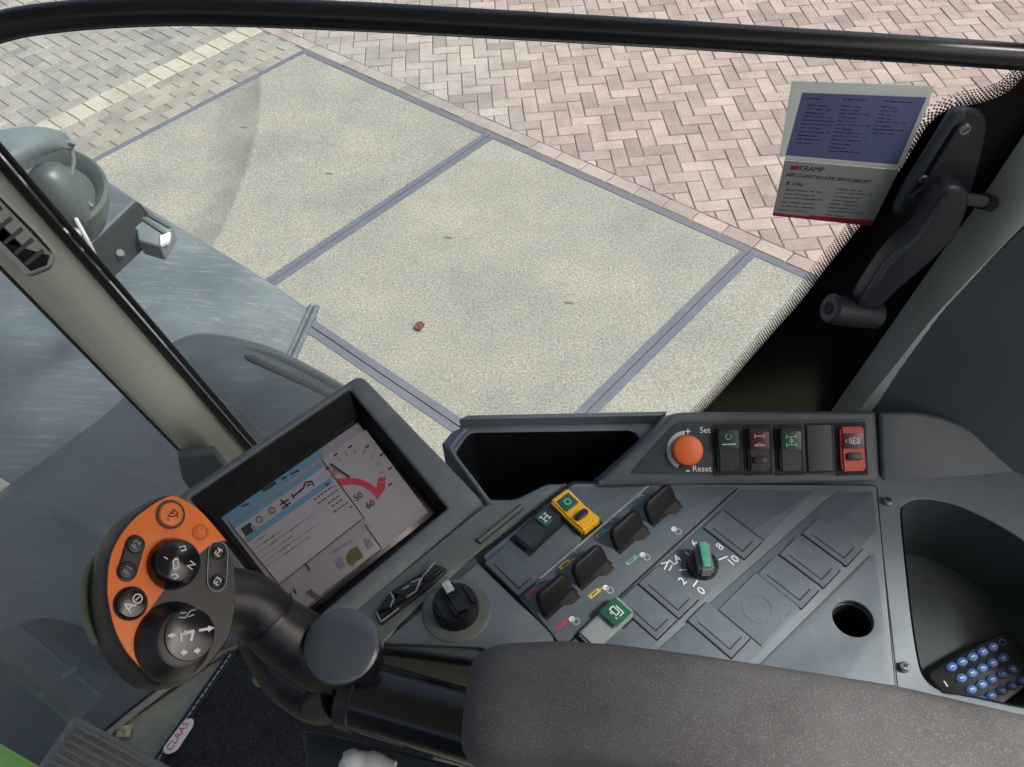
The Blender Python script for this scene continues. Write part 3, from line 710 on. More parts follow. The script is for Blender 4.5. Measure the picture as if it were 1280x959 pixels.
# ================================================================== CONSOLE
ZC = 2.394
CON = Frame(onz(800, 700, ZC), (1, 0, 0), (0, 0, 1))
s0, s1 = CON.uv((719, 799)), CON.uv((921, 612)); sdir = (s1 - s0).normalized(); SA = math.atan2(sdir.y, sdir.x)
STR = Frame(CON.o, CON.ex * sdir.x + CON.ey * sdir.y, CON.n)       # u runs along the strips, -v runs down-right
con = thing('control_console', 'long grey side console with diagonal switch panels beneath the side window', 'console', onz(800, 700, ZF))
bin_px = [(569, 566), (587, 540), (790, 537), (800, 546), (797, 560), (744, 603), (684, 602), (644, 622), (610, 622)]
tray_px = [(1128, 642), (1132, 631), (1145, 624), (1166, 624), (1200, 632), (1245, 653), (1290, 682), (1345, 730), (1370, 880), (1200, 866), (1176, 860), (1160, 848), (1151, 828), (1142, 775), (1134, 705)]
hole_c = CON.uv((1064.5, 776)); 
body = [(476, 807), (608, 632), (552, 552), (564, 537), (582, 529), (826, 526), (1096, 536), (1400, 560), (1440, 960), (700, 960), (640, 830)]
bin_uv = round_poly(UV(CON, bin_px), .008); tray_uv = spline(UV(CON, tray_px), 5, True)
plate('housing', CON, body, .11, M_CON, con, holes=[bin_uv, tray_uv, disc(.0195, hole_c.x, hole_c.y, 32)], bev=.004, w=-.0025)
# storage bin
def well(name, ring, depth, shrink, m, floor_mat=None):
    c = sum(ring, Vector((0, 0))) / len(ring); bm = bmesh.new(); rows = []
    for w_, k in ((-.002, 1.0), (-depth * .5, 1 - shrink * .4), (-depth * .92, 1 - shrink * .8), (-depth, 1 - shrink)):
        rows.append([bm.verts.new(CON.to(*(c + (p - c) * k * .9985), w_)) for p in ring])
    n = len(ring)
    for A, B in zip(rows, rows[1:]):
        for i in range(n): bm.faces.new((A[i], A[(i + 1) % n], B[(i + 1) % n], B[i]))
    bm.faces.new(rows[-1])
    bmesh.ops.recalc_face_normals(bm, faces=bm.faces)
    return add(name, bm_mesh(bm), m, con)
well('storage_bin', bin_uv, .16, .06, M_BLK)
well('storage_tray', tray_uv, .10, .10, mat('tray_grey', lin('3c464a'), .5, .12, 20, .15, 1200, .4))
add('cup_hole_well', lathe_mesh(CON, [(.0002, -.09), (.0188, -.09), (.0190, -.004), (.0194, -.004), (.0194, -.092), (.0002, -.092)], 32, hole_c.x, hole_c.y), M_PIT, con)
ff = UV(CON, [(475, 807), (530, 814.7), (585, 822.3), (640, 830)])
add('front_shade_plate', grid_mesh([[CON.to(p.x - .001, p.y - .004, w_) for p in ff] for w_ in (-.007, -.06, -.16)], .002, 2), M_PAD2, con)  # black sheet added for the shade on the console's front face
# rolled rim of the bin
add('bin_rim', tube_mesh([CON.to(*p, .001) for p in spline(UV(CON, [(611, 628), (590, 600), (566, 567), (566, 557), (582, 538)]), 6)], .0028, 10), M_CON, con)
add('bin_back_wall', prism_mesh([CON.at(p, .010) for p in ((575, 531), (826, 526), (832, 521), (585, 526))], [CON.at(p, -.10) for p in ((575, 531), (826, 526), (832, 521), (585, 526))]), M_CON, con)
# outer seam frame and the strip panels let into it
pan = [(712, 605), (1095, 609), (1122, 900), (760, 900), (690, 800), (598, 697)]
plate('seam_gap', CON, [(714, 602), (1096, 606), (1124, 905), (755, 905), (686, 803), (594, 697)], .002, M_PIT, con, w=.0006, bev=.0003, holes=[disc(.0198, hole_c.x, hole_c.y, 32)], rnd=.006)
plate('panel_frame', CON, [(717, 607), (1094, 609), (1121, 900), (765, 900), (694, 799), (603, 698)], .004, M_CON, con, w=.004, bev=.0012, holes=[disc(.0198, hole_c.x, hole_c.y, 32)], rnd=.005)
def inlay(pts, holes=()):
    return plate('inlay_panel', CON, pts, .002, M_INL, con, w=.0052, bev=.0005, rnd=.004, holes=holes)
inlay([(713, 612), (799, 612), (649, 745), (611, 700)])
inlay([(811, 609), (921, 612.5), (702, 812), (690, 795), (652, 747)])
inlay([(927, 615), (1019, 617), (800, 826), (712, 820), (722, 803)])
inlay([(1045, 617), (1090, 618), (1094, 667), (900, 868), (782, 850)])
inlay([(1086, 697), (1093, 697), (1105, 794), (1040, 870), (912, 870)], [disc(.0197, hole_c.x, hole_c.y, 32)])
TOP = .0053
def line(pts, wd=.0013, m=M_PIT, name='groove', parent=con, fr=CON, w=TOP + .0003, th=.0006):
    return add(name, stroke_mesh(fr, pts, wd, th, w), m, parent, 0)
line([(810, 611), (651, 747)], .0018, M_GRY); line([(921, 614), (706, 812)], .0016)
# blank covers: raised caps with a dark shadow gap and L-shaped finger groove
def blank(c, hu=.0148, hv=.0265, lines=True):
    f = STR.turned(c, 0)
    b = plate('blank_cover', f, rect(hu, hv), .0022, M_INL, con, px=False, w=TOP + .0016, bev=.0007, rnd=.001)
    g = add('shadow_gap', join([stroke_mesh(f, [(-hu, -hv - .0005), (-hu - .0006, hv)], .0014, .0006, TOP + .0004, False), stroke_mesh(f, [(-hu, -hv - .0008), (hu, -hv - .0008)], .0014, .0006, TOP + .0004, False)]), M_PIT, b, 0)
    if lines:
        add('finger_groove', join([stroke_mesh(f, [(-hu + .006, hv - .008), (-hu + .006, -hv + .006)], .0012, .0004, TOP + .0018, False),
            stroke_mesh(f, [(-hu + .006, -hv + .006), (hu - .006, -hv + .006)], .0012, .0004, TOP + .0018, False)]), M_PIT, b, 0)
    return b
for c in ((640, 717), (914, 672), (834, 743), (807, 768), (1038, 680), (1010, 706), (983, 731), (897, 790), (770, 806)): blank(c)
f = STR.turned((947, 764), 0)
b = plate('blank_cover', f, rect(.030, .0265), .0018, M_INL, con, px=False, w=TOP + .0012, bev=.0006, rnd=.001)
add('round_imprint', ring_mesh(f, 0, 0, .0125, .0165, .0006, TOP + .0016), M_INL, b)
line([(904, 641), (954, 679)], .0010); line([(662, 697), (712, 652)], .0018); line([(712, 652), (727, 668)], .0010)
# paddles
def paddle(c, k):
    base = STR.turned(c, 0)
    nrm = -base.ey * -1.0            # towards up-left
    lean = (base.n * .88 + base.ey * .48).normalized()
    fr = Frame(base.o, base.ex, base.ex.cross(lean))
    pts = round_poly([(-.0215, .0), (.0215, .0), (.0215, .024), (.0165, .031), (-.0165, .031), (-.0215, .024)], .004)
    p = add('lever_paddle', plate_mesh(fr, [Vector((x, y)) for x, y in pts], .007, (), .0025, .0035), M_PAD2, con)
    ft = STR.turned(c, 0)
    add('lever_foot', prism_mesh([ft.to(u, v, z) for u, v, z in ((.010, -.008, .0062), (.018, -.008, .0062), (.019, .003, .0090), (-.006, .003, .0070))], [ft.to(u, v, TOP) for u, v in ((.008, -.010), (.020, -.010), (.021, .004), (-.010, .004))]), M_PIT, p)
    add('lever_slot', plate_mesh(ft, [Vector(q) for q in rect(.0225, .0035, 0, -.001)], .001, (), .0002, TOP + .0008), M_PIT, p)
for i, c in enumerate(((700, 757), (743, 721), (789, 677), (830, 644))): paddle(c, i)
def circ(p, r0, r1, m, name='symbol', fr=CON, w=TOP + .0006, parent=con):
    q = fr.uv(p)
    me = ring_mesh(fr, q.x, q.y, r0, r1, .0004, w, 16) if r0 else plate_mesh(fr, [Vector(x) for x in disc(r1, q.x, q.y, 16)], .0004, (), .0001, w)
    return add(name, me, m, parent, 0)
for i, (a, b_, m) in enumerate((((679, 738), (715, 777), M_PNK), ((720, 702), (757, 738), M_YPR), ((765, 664), (803, 697), M_TEAL), ((804, 632), (842, 665), M_BLP))):
    for base, sx in ((a, 1), (b_, 1)):
        x, y = base
        if base is b_: circ((x, y), 0, .0032, M_WHT)
        else: line([(x - 8, y - 6), (x - 4, y - 10), (x + 1, y - 8)], .0011, M_GRY, 'symbol')
        circ((x + 5, y + 3), .0028, .0040, M_GRY)
        if i < 3 or base is a:
            line([(x - 8, y + 3), (x - 2, y - 1)], .0012, m, 'symbol')
            f = CON; p0, p1 = (x - 19, y + 11), (x - 9, y + 3)
            line([p0, p1], .0046 if i < 2 else .0040, m, 'symbol')
            line([(x - 17, y + 9.6), (x - 11, y + 4.6)], .0016, M_INL, 'symbol', w=TOP + .0009)
# rockers
def rocker(name, fr, hu, hv, h, m, parent=con, tilt=0.0, w=TOP, bev=.0022, label=None):
    """rocker cap: a block whose top is dished along v"""
    bm = bmesh.new(); rows = []
    prof = [(-hv, 0), (-hv, h * (1 - tilt)), (-hv * .5, h * (.86 - tilt * .5)), (0, h * .74), (hv * .5, h * (.86 + tilt * .5)), (hv, h * (1 + tilt)), (hv, 0)]
    pts = prof
    A = [bm.verts.new(fr.to(-hu, v, w + z)) for v, z in pts]; B = [bm.verts.new(fr.to(hu, v, w + z)) for v, z in pts]; n = len(pts)
    for i in range(n): bm.faces.new((A[i], A[(i + 1) % n], B[(i + 1) % n], B[i]))
    bm.faces.new(A); bm.faces.new(B[::-1])
    bmesh.ops.recalc_face_normals(bm, faces=bm.faces)
    bmesh.ops.bevel(bm, geom=[e for e in bm.edges if e.calc_face_angle(0) > .6], offset=bev, segments=2, affect='EDGES', clamp_overlap=True)
    o = add(name, bm_mesh(bm), m, parent)
    if label: o['label'] = label
    return o
def frame_at(fr, p, p_up):
    """frame whose v axis points from pixel p to pixel p_up"""
    a, b = fr.uv(p), fr.uv(p_up); d = (b - a).normalized()
    ey = fr.ex * d.x + fr.ey * d.y
    return Frame(fr.at(p), ey.cross(fr.n), fr.n)
def icon(fr, strokes, m, parent, w, wd=.0011, name='symbol'):
    return add(name, join([stroke_mesh(fr, s_, wd, .0004, w, False) for s_ in strokes]), m, parent, 0)
AXLE = [[(-.005, .004), (.005, .004)], [(-.005, -.004), (.005, -.004)], [(0, .004), (0, -.004)], [(-.005, .006), (-.005, .002)], [(.005, .006), (.005, .002)], [(-.005, -.006), (-.005, -.002)], [(.005, -.006), (.005, -.002)]]
# grey rocker with green window, along the strip
f = frame_at(CON, (672, 667), (690, 650))
plate('switch_well', f, rect(.0155, .0285), .001, M_PIT, con, px=False, w=TOP + .0004, bev=.0002)
r1 = rocker('rocker_switch', f, .0125, .0255, .011, M_DKP, tilt=.25, label='grey rocker switch with a green axle symbol window')
plate('symbol_window', f, rect(.0085, .008, 0, .013), .001, M_GRN, r1, px=False, w=TOP + .0117, bev=.0002)
icon(f, [[(x * .8, y * .8 + .013) for x, y in s_] for s_ in AXLE], M_WHT, r1, TOP + .0122)
# yellow locking rocker
f = frame_at(CON, (719, 647), (703, 632))
plate('switch_well', f, rect(.0150, .0285), .001, M_PIT, con, px=False, w=TOP + .0004, bev=.0002)
r2 = rocker('rocker_switch', f, .0130, .0265, .012, M_YEL, label='yellow rocker switch with a green symbol window and black lock')
plate('symbol_window', f, rect(.0090, .0085, 0, .0125), .0012, M_GRN, r2, px=False, w=TOP + .0118, bev=.0002)
add('symbol', ring_mesh(f, 0, .0125, .0026, .0042, .0005, TOP + .0124, 16), M_TEAL, r2, 0)
plate('lock_slider', f, rect(.0085, .0038, 0, -.0095), .004, M_BLK, r2, px=False, w=TOP + .0135, bev=.001, rnd=.0035)
# white and green rocker by the armrest
f = frame_at(CON, (757, 786), (776, 768))
plate('switch_well', f, rect(.0145, .030), .001, M_PIT, con, px=False, w=TOP + .0004, bev=.0002)
r3 = rocker('rocker_switch', f, .0125, .0275, .010, mat('rocker_grey', lin('8a9296'), .45, .08, 60), tilt=.3, label='pale rocker switch with a large green tractor symbol window')
plate('symbol_window', f, rect(.0115, .0115, 0, .0135), .0012, M_GRN, r3, px=False, w=TOP + .0124, bev=.0002)
icon(f, [[(-.006, .012), (-.006, .016), (.003, .016), (.003, .011), (-.006, .011)], [(-.004, .0185), (.006, .0185), (.006, .013)], [(-.003, .009), (-.001, .009)], [(.004, .009), (.006, .009)]], M_WHT, r3, TOP + .0130)
# dial 0-10
dk = CON.turned((877, 711), 0)
dial = add('depth_dial', lathe_mesh(dk, [(.0165, TOP), (.0165, .010), (.0145, .014), (.001, .014)], 32), M_BLK, con)
fd = frame_at(CON, (877, 711), (873, 690))
rocker('dial_grip', fd, .0078, .0165, .017, M_CON2, dial, w=.012, bev=.003)
plate('dial_pointer', fd, rect(.0040, .0145, 0, .001), .004, mat('dial_green', lin('3d8f78'), .45, .05, 30), dial, px=False, w=.0292, bev=.0012, rnd=.002)
for t_, p_ in (('0', (876, 742)), ('2', (852.5, 730)), ('4', (846, 702)), ('6', (868, 683)), ('8', (899, 687)), ('10', (915.5, 704.5))):
    add('dial_number', text_mesh(CON, t_, p_, (p_[0] + 16, p_[1] - 14), .0125, TOP + .0004), M_WHT, con, 0)
for a, b_ in (((856, 693), (863, 699)), ((849, 716), (861, 715)), ((871, 729), (866, 736)), ((884, 689), (884, 684)), ((898, 703), (908, 699)), ((874, 690), (871, 686))):
    line([a, b_], .0014, M_WHT, 'dial_tick')
line([(826, 708), (834, 706)], .0012, M_WHT, 'symbol'); line([(830, 715), (836, 703), (841, 708), (836, 716)], .0013, M_WHT, 'symbol'); line([(838, 711), (846, 706)], .0012, M_WHT, 'symbol')
# seam to the rear part and two screws
line([(1096, 612), (1102, 680), (1112, 770), (1122, 862)], .0012, M_PIT, 'seam', w=.0012)
for p_ in ((1110, 627), (1131, 834)):
    f = CON.turned(p_, .4)
    s_ = add('screw', lathe_mesh(f, [(.0052, -.001), (.0052, .0018), (.0040, .0032), (.0012, .0034), (.001, .0012)], 18), M_MET, con)
    add('screw_slot', join([stroke_mesh(f, [(-.0024, 0), (.0024, 0)], .0011, .0006, .0038, False), stroke_mesh(f, [(0, -.0024), (0, .0024)], .0011, .0006, .0038, False)]), M_PIT, s_, 0)
# raised switch bank along the window
TL = R(38); b0 = CON.at((960, 602))
UPF = Frame(b0, (1, -.012, 0), (0, -math.sin(TL), math.cos(TL)))
plate('switch_bank', UPF, [(744, 606), (828, 530), (836, 520), (852, 515.5), (1094, 514), (1099, 606)], .055, M_CON3, con, bev=.005, rnd=.004, w=.004)
plate('bank_inlay', UPF, [(786, 592), (838, 533), (848, 527), (1079, 524), (1083, 590), (1075, 593)], .002, M_DKP, con, bev=.0004, rnd=.004, w=.0052)
plate('rear_shoulder', UPF, [(1097.5, 514.5), (1150, 515), (1185, 523), (1222, 541), (1252, 566), (1285, 602), (1330, 660), (1400, 700), (1250, 640), (1190, 618), (1101, 606)], .055, M_CON3, con, bev=.005, rnd=.006, w=.004)
WU = .0054
def bank_rocker(c, m, name, label=None, hu=.0118, hv=.0235, tilt=.2):
    f = frame_at(UPF, c, (c[0] - 1, c[1] - 20))
    plate('switch_well', f, rect(hu + .0045, hv + .005), .0012, M_PIT, con, px=False, w=WU + .0004, bev=.0002)
    return f, rocker(name, f, hu, hv, .009, m, tilt=tilt, w=WU, label=label)
f, r = bank_rocker((907, 562), M_BLK, 'rocker_switch', 'black rocker switch with dark green lens beside the orange dial')
plate('symbol_window', f, rect(.0112, .0095, 0, .0115), .0012, M_GRD, r, px=False, w=WU + .0106, bev=.0002)
add('symbol', ring_mesh(f, 0, .0145, .0028, .0036, .0004, WU + .0110, 16, R(120), R(420)), M_TEAL, r, 0)
icon(f, [[(-.007, .006), (-.004, .006)], [(-.003, .006), (.001, .006)], [(.002, .006), (.007, .006)]], M_WHT, r, WU + .0110)
f, r = bank_rocker((945, 562), M_BLK, 'rocker_switch', 'black rocker switch with maroon lens and pink axle symbol')
plate('symbol_window', f, rect(.0105, .0095, 0, .010), .0012, M_MAR, r, px=False, w=WU + .0103, bev=.0002)
icon(f, [[(-.005, .015), (.005, .015)], [(-.005, .017), (-.005, .013)], [(.005, .017), (.005, .013)], [(-.006, .0045), (-.001, .007), (.006, .0045), (-.006, .0045)]], mat('pink_print', lin('d88ca8'), .5), r, WU + .0108)
plate('lock_slider', f, rect(.0078, .0036, 0, -.0115), .004, M_BLK, r, px=False, w=WU + .0106, bev=.001, rnd=.001)
f, r = bank_rocker((984, 562), M_BLK, 'rocker_switch', 'black rocker switch with teal axle symbol')
plate('symbol_window', f, rect(.0112, .0100, 0, .010), .0012, M_GRD, r, px=False, w=WU + .0103, bev=.0002)
icon(f, [[(x * 1.05, y * 1.1 + .010) for x, y in s_] for s_ in AXLE], M_TEAL, r, WU + .0108)
add('symbol', ring_mesh(f, 0, .010, .0016, .0026, .0004, WU + .0108, 12), M_TEAL, r, 0)
f = frame_at(UPF, (1022, 560), (1021, 540))
plate('switch_well', f, rect(.0160, .028), .0012, M_PIT, con, px=False, w=WU + .0004, bev=.0002)
plate('blank_cover', f, rect(.0142, .0262), .003, M_DKP, con, px=False, w=WU + .0022, bev=.001, rnd=.001)
f, r = bank_rocker((1061, 561), M_RED, 'rocker_switch', 'red parking brake rocker switch with black lock', .0132, .0245, 0)
plate('symbol_window', f, rect(.0110, .0085, 0, .0090), .0012, M_MAR, r, px=False, w=WU + .0088, bev=.0002)
add('symbol', join([ring_mesh(f, 0.001, .009, .0032, .0040, .0004, WU + .0093, 16), ring_mesh(f, .001, .009, .0052, .0060, .0004, WU + .0093, 8, R(-40), R(40)), ring_mesh(f, .001, .009, .0052, .0060, .0004, WU + .0093, 8, R(140), R(220)), stroke_mesh(f, [(-.0088, .009), (-.0072, .0105)], .0007, .0004, WU + .0093, False), stroke_mesh(f, [(-.0088, .009), (-.0072, .0075)], .0007, .0004, WU + .0093, False)]), M_WHT, r, 0)
add('symbol', text_mesh(f.up(0), 'P', (1061, 552), (1080, 552), .006, WU + .0093), M_WHT, r, 0)
plate('lock_slider', f, rect(.0085, .0042, 0, -.0085), .004, M_BLK, r, px=False, w=WU + .0100, bev=.0012, rnd=.003)
f = UPF.turned((857, 563), 0)
kb = add('speed_knob', lathe_mesh(f, [(.0175, WU), (.0172, .012), (.0160, .0165), (.0140, .0180), (.001, .0183)], 36), M_ORK, con)
lab(kb, 'round orange set and reset knob')
add('crescent_scale', ring_mesh(f, 0, 0, .0178, .0222, .0004, WU + .0006, 20, R(92), R(238)), M_LGT, con, 0)
for t_, p_, sz in (('Set', (880, 538), .0095), ('Reset', (876, 586), .0095), ('+', (858.5, 540), .013), ('-', (858.5, 587), .016)):
    add('lettering', text_mesh(UPF, t_, p_, (p_[0] + 20, p_[1]), sz, WU + .0004), M_WHT, con, 0)

# left module: slope towards the monitor, knob facet, slot cover, direction pad
plate('knob_facet', CON, [(478, 806), (597, 706), (691, 795), (700, 830), (640, 826), (600, 811)], .004, M_CON, con, w=.0035, bev=.0015, rnd=.003)
plate('worn_deck', CON, [(402, 800), (606, 634), (640, 630), (700, 607), (708, 606), (592, 696), (476, 803)], .003, M_CON2, con, w=.0025, bev=.0012, rnd=.002)
plate('slot_cover', CON, [(594, 676), (649, 631), (656, 636), (601, 683)], .002, M_CON2, con, w=.0042, bev=.0005, rnd=.002)
for s_ in ([(596, 678), (650, 634)], [(601, 682), (655, 638)], [(596, 678), (601, 682)]): line(s_, .001, M_PIT, 'groove', w=.0047)
f = CON.turned((571, 765), 0)
add('knob_base_ring', lathe_mesh(f, [(.036, .003), (.034, .0048), (.001, .005)], 36), M_CON2, con)
kn = add('rotary_knob', lathe_mesh(f, [(.0235, .004), (.0228, .019), (.0208, .0225), (.001, .023)], 40), M_BLK, con)
fk = frame_at(CON, (571, 765), (561, 748))
rocker('knob_grip', fk, .0075, .0205, .016, M_BLKG, kn, w=.018, bev=.0035)
plate('pointer_mark', fk, rect(.0044, .0062, 0, .0125), .003, M_LGT, kn, px=False, w=.0350, bev=.0008, rnd=.001)
add('knob_fins', join([stroke_mesh(fk, [(-.016, -.010), (-.016, .010)], .004, .006, .025, False), stroke_mesh(fk, [(.016, -.010), (.016, .010)], .004, .006, .025, False)]), M_BLK, kn)
dp = [(471, 770), (487, 745), (545, 708), (561, 715), (540, 735), (478, 784)]
dpad = plate('direction_pad', CON, dp, .006, M_BLK, con, w=.0065, bev=.0015, rnd=.003)
for q in ([(474, 770), (490, 748), (503, 745), (494, 762)], [(492, 745), (520, 727), (530, 736), (510, 752), (496, 760)], [(524, 724), (545, 711), (556, 716), (534, 733)], [(480, 778), (494, 764), (510, 756), (500, 766)]):
    plate('pad_button', CON, q, .004, M_BLKG, dpad, w=.0095, bev=.0012, rnd=.002)
for s_ in ([(490, 746), (494, 754), (490, 764)], [(516, 734), (527, 729), (521, 745), (510, 752)], [(545, 709), (530, 726), (522, 744)], [(473, 771), (478, 783), (500, 766)], [(505, 742), (513, 738)]):
    add('chrome_line', stroke_mesh(CON, s_, .0012, .001, .0102), M_GRY, dpad, 0)

# ================================================================== MONITOR
K = .875
d_o = EYE + K * (Vector((-.272, .469, 2.28)) - EYE); d_a = Vector((.758, .681, -.039)); d_n = Vector((.361, -.352, .864))
DSP = Frame(d_o, d_a, d_n)
mon = thing('terminal_monitor', 'grey framed touch screen terminal tilted beside the joystick', 'monitor', DSP.to(.08, .05, -.09))
def z6(x, y): return (230 + x / 2.906, 460 + y / 2.906)
BEZ = DSP.up(.024)
inner = UV(BEZ, [(438, 487), (559, 636), (408, 770), (366, 792), (238, 622)])
inner = UV(BEZ, [(438, 487), (560, 635), (372, 792), (238, 623)])
plate('bezel', BEZ, [(451, 467), (611, 633), (398, 808), (352, 828), (212, 627)], .05, M_BEZ, mon, holes=[round_poly(inner, .003)], bev=.004, rnd=[.012, .01, .006, .01, .012], w=0)
# black sloping recess and glass border
IG = UV(DSP, [(446, 522), (545, 641), (371, 780), (268, 648)])
bm = bmesh.new(); a = [bm.verts.new(BEZ.to(p.x, p.y, -.003)) for p in inner]
b_ = [bm.verts.new(DSP.to(p.x, p.y, -.0005)) for p in IG]
for i in range(4): bm.faces.new((a[i], a[(i + 1) % 4], b_[(i + 1) % 4], b_[i]))
bmesh.ops.solidify(bm, geom=list(bm.faces), thickness=.003)
add('recess', bm_mesh(bm), M_BLK, mon, 0)
plate('back_shell', DSP, [(451, 500), (585, 640), (372, 805), (240, 640)], .05, M_BLK, mon, w=-.006, bev=.006, rnd=.01)
DX = [z6(135, 545), z6(630, 200), z6(885, 525), z6(410, 905)]
plate('glass_border', DSP, [(446, 520), (547, 641), (371, 782), (266, 648)], .003, M_BLKG, mon, w=-.0004, bev=.0002)
scr = plate('screen', DSP, DX, .0016, M_SCR, mon, w=.0012, bev=.0002)
def sp(pts, m, lv, name='screen_graphic'): return plate(name, DSP, [z6(*p) for p in pts], .0003, m, scr, w=.0012 + lv * .0004, bev=.00003, smooth=0)
def ln(pts, m, wd=.0008, lv=4, name='screen_line'): return add(name, stroke_mesh(DSP, [z6(*p) for p in pts], wd, .0003, .0012 + lv * .0004), m, scr, 0)
sp([(135, 545), (488, 299), (520, 345), (490, 330), (180, 560)], M_SCB, 1)
sp([(500, 332), (660, 226), (885, 525), (715, 655), (655, 548)], M_SC2, 1)
sp([(168, 575), (497, 345), (652, 546), (345, 785)], M_SC2, 2)
sp([(168, 575), (497, 345), (508, 360), (178, 590)], M_SCB, 3)
sp([(215, 620), (528, 402), (540, 418), (228, 638)], M_SCB, 3)
sp([(205, 585), (240, 562), (262, 588), (226, 616)], M_SCK, 3)
for p in ([(160, 560), (345, 788)], [(345, 788), (652, 546)], [(652, 546), (500, 335)], [(655, 570), (715, 655)], [(420, 890), (715, 660)]): ln(p, M_SCK, .0009)
for (x, y, r) in ((273, 552, .0036), (319, 520, .0036)):
    q = DSP.uv(z6(x, y)); add('screen_icon', ring_mesh(DSP, q.x, q.y, r * .75, r, .0003, .0028, 20), M_SCK, scr, 0)
for p in ([(352, 482), (375, 505)], [(350, 498), (378, 480)], [(358, 512), (384, 492)], [(396, 470), (424, 446)], [(398, 474), (392, 462)], [(420, 452), (428, 440)], [(432, 440), (440, 418), (462, 414), (470, 428)], [(448, 430), (456, 424)], [(210, 505), (235, 495)], [(355, 405), (372, 398)], [(388, 388), (415, 375)], [(440, 712), (455, 735)], [(362, 834), (388, 822)], [(372, 822), (378, 838)], [(398, 806), (406, 820)]):
    ln(p, M_SCK, .0018)
ln([(290, 446), (330, 420)], M_SCK, .0034); ln([(245, 575), (255, 590)], M_SC2, .0016)
a0 = [(250, 640, 60), (262, 656, 120), (272, 672, 245), (282, 690, 135), (292, 706, 250), (302, 722, 185)]
for x, y, L_ in a0:
    t = 0; rr = random.Random(int(x * y))
    while t < L_:
        w_ = rr.uniform(12, 34); ln([(x + t * .82, y - t * .58), (x + min(t + w_, L_) * .82, y - min(t + w_, L_) * .58)], M_SC3 if rr.random() < .6 else M_SCK, .0008); t += w_ + 5
for x, y, L_ in ((472, 480, 85), (484, 496, 95), (522, 494, 50), (536, 506, 45), (542, 526, 62), (600, 510, 10)):
    t = 0; rr = random.Random(int(x + y))
    while t < L_:
        w_ = rr.uniform(8, 20); ln([(x + t * .82, y - t * .58), (x + min(t + w_, L_) * .82, y - min(t + w_, L_) * .58)], M_SCK, .0011); t += w_ + 6
sp([(556, 404), (600, 400), (640, 405), (672, 420), (697, 437), (706, 400), (730, 397), (730, 440), (702, 478), (680, 452), (645, 430), (605, 424), (566, 430)], M_SCR_RED, 2)
gc = (632, 400)
for i in range(11):
    an = R(200 - i * 21); c_, s_ = math.cos(an), math.sin(an)
    ln([(gc[0] + 82 * c_ - 4, gc[1] - 88 * s_), (gc[0] + 98 * c_ - 4, gc[1] - 104 * s_)], M_SC3, .0012)
q = DSP.uv(z6(632, 400))
for i in range(8):
    an = R(195 - i * 30); p_ = (gc[0] + 118 * math.cos(an) - 4, gc[1] - 112 * math.sin(an)); ln([p_, (p_[0] + 10, p_[1] - 7)], M_SCK, .0018)
ln([(532, 352), (598, 398)], M_SCK, .0026); sp([(536, 372), (556, 362), (566, 384), (546, 392)], mat('lcd_brown', lin('8a5a40'), .3), 3)
for t_, p_ in (('50', (632, 470)), ('60', (676, 498))): add('screen_digits', text_mesh(DSP, t_, z6(*p_), z6(p_[0] + 82, p_[1] - 58), .0105, .0030), M_SCK, scr, 0)
sp([(588, 690), (600, 662), (628, 648), (640, 668), (652, 690), (632, 700), (612, 720), (596, 715)], M_SCG, 2)
for x, y in ((560, 720), (664, 645)):
    for k in range(5): ln([(x - 12 + k * 4, y - 16 + k * 7), (x + 10 + k * 3, y - 28 + k * 7)], M_SC3, .0014)
for k in range(5): ln([(445 + k * 9, 820 + k * 6), (462 + k * 7, 808 + k * 6)], M_SCK, .0016)
for x in (540, 556, 578, 600): ln([(x, 672 - (x - 540) * .62), (x + 10, 665 - (x - 540) * .62)], M_SC3, .0022)

# ================================================================== ARMREST
ax0, ax1 = onz(592, 838, 2.46), onz(1290, 895, 2.46)
ax = Vector((ax1.x - ax0.x, ax1.y - ax0.y, 0)).normalized(); ay = Vector((-ax.y, ax.x, 0))
arm = thing('armrest', 'padded grey armrest with speckled worn foam beside the switch panels', 'armrest', Vector((.1, .2, ZF)))
far = [onz(x, y, 2.478) for x, y in ((594, 826), (640, 800), (700, 797), (800, 804), (960, 828), (1120, 853), (1290, 892), (1500, 940))]
org = far[1].copy(); WID = .105
def rel(p): d = p - org; return d.dot(ax), d.dot(ay)
fpts = [rel(p) for p in far]
xs = [p[0] for p in fpts]; 
def far_y(x):
    for (xa, ya), (xb, yb) in zip(fpts, fpts[1:]):
        if xa <= x <= xb: return ya + (yb - ya) * (x - xa) / (xb - xa)
    return fpts[-1][1]
bm = bmesh.new(); rows = []; x0 = xs[0] - .006; X = [0, .002, .006, .014, .026, .045, .08, .13, .2, .28, .36, .45, .55, .65]
NB = 28
for t in X:
    x = x0 + t
    fy = far_y(max(x, xs[1])); k = min(1, t / .04); rnd_ = math.sqrt(max(0, 1 - (1 - k) ** 2)); sc = .18 + .82 * rnd_ if t else .05
    yc = fy - WID / 2; hy = WID / 2 * (.55 + .45 * rnd_) if t else WID * .22; hz = .034 * (.35 + .65 * rnd_) if t else .008
    zc = 2.452
    ring_ = []
    for i in range(NB):
        a = 2 * math.pi * i / NB; c, s_ = math.cos(a), math.sin(a); e = .42
        px_, pz = math.copysign(abs(c) ** e, c), math.copysign(abs(s_) ** e, s_)
        crown = .006 * (1 - px_ * px_) if pz > 0 else 0
        ring_.append(bm.verts.new(org + ax * x + ay * (yc + hy * px_) + Vector((0, 0, zc - org.z + hz * pz + crown))))
    rows.append(ring_)
for A, B in zip(rows, rows[1:]):
    for i in range(NB): bm.faces.new((A[i], A[(i + 1) % NB], B[(i + 1) % NB], B[i]))
bm.faces.new(rows[0]); bm.faces.new(rows[-1][::-1])
add('pad', bm_mesh(bm), M_PAD, arm, 60)
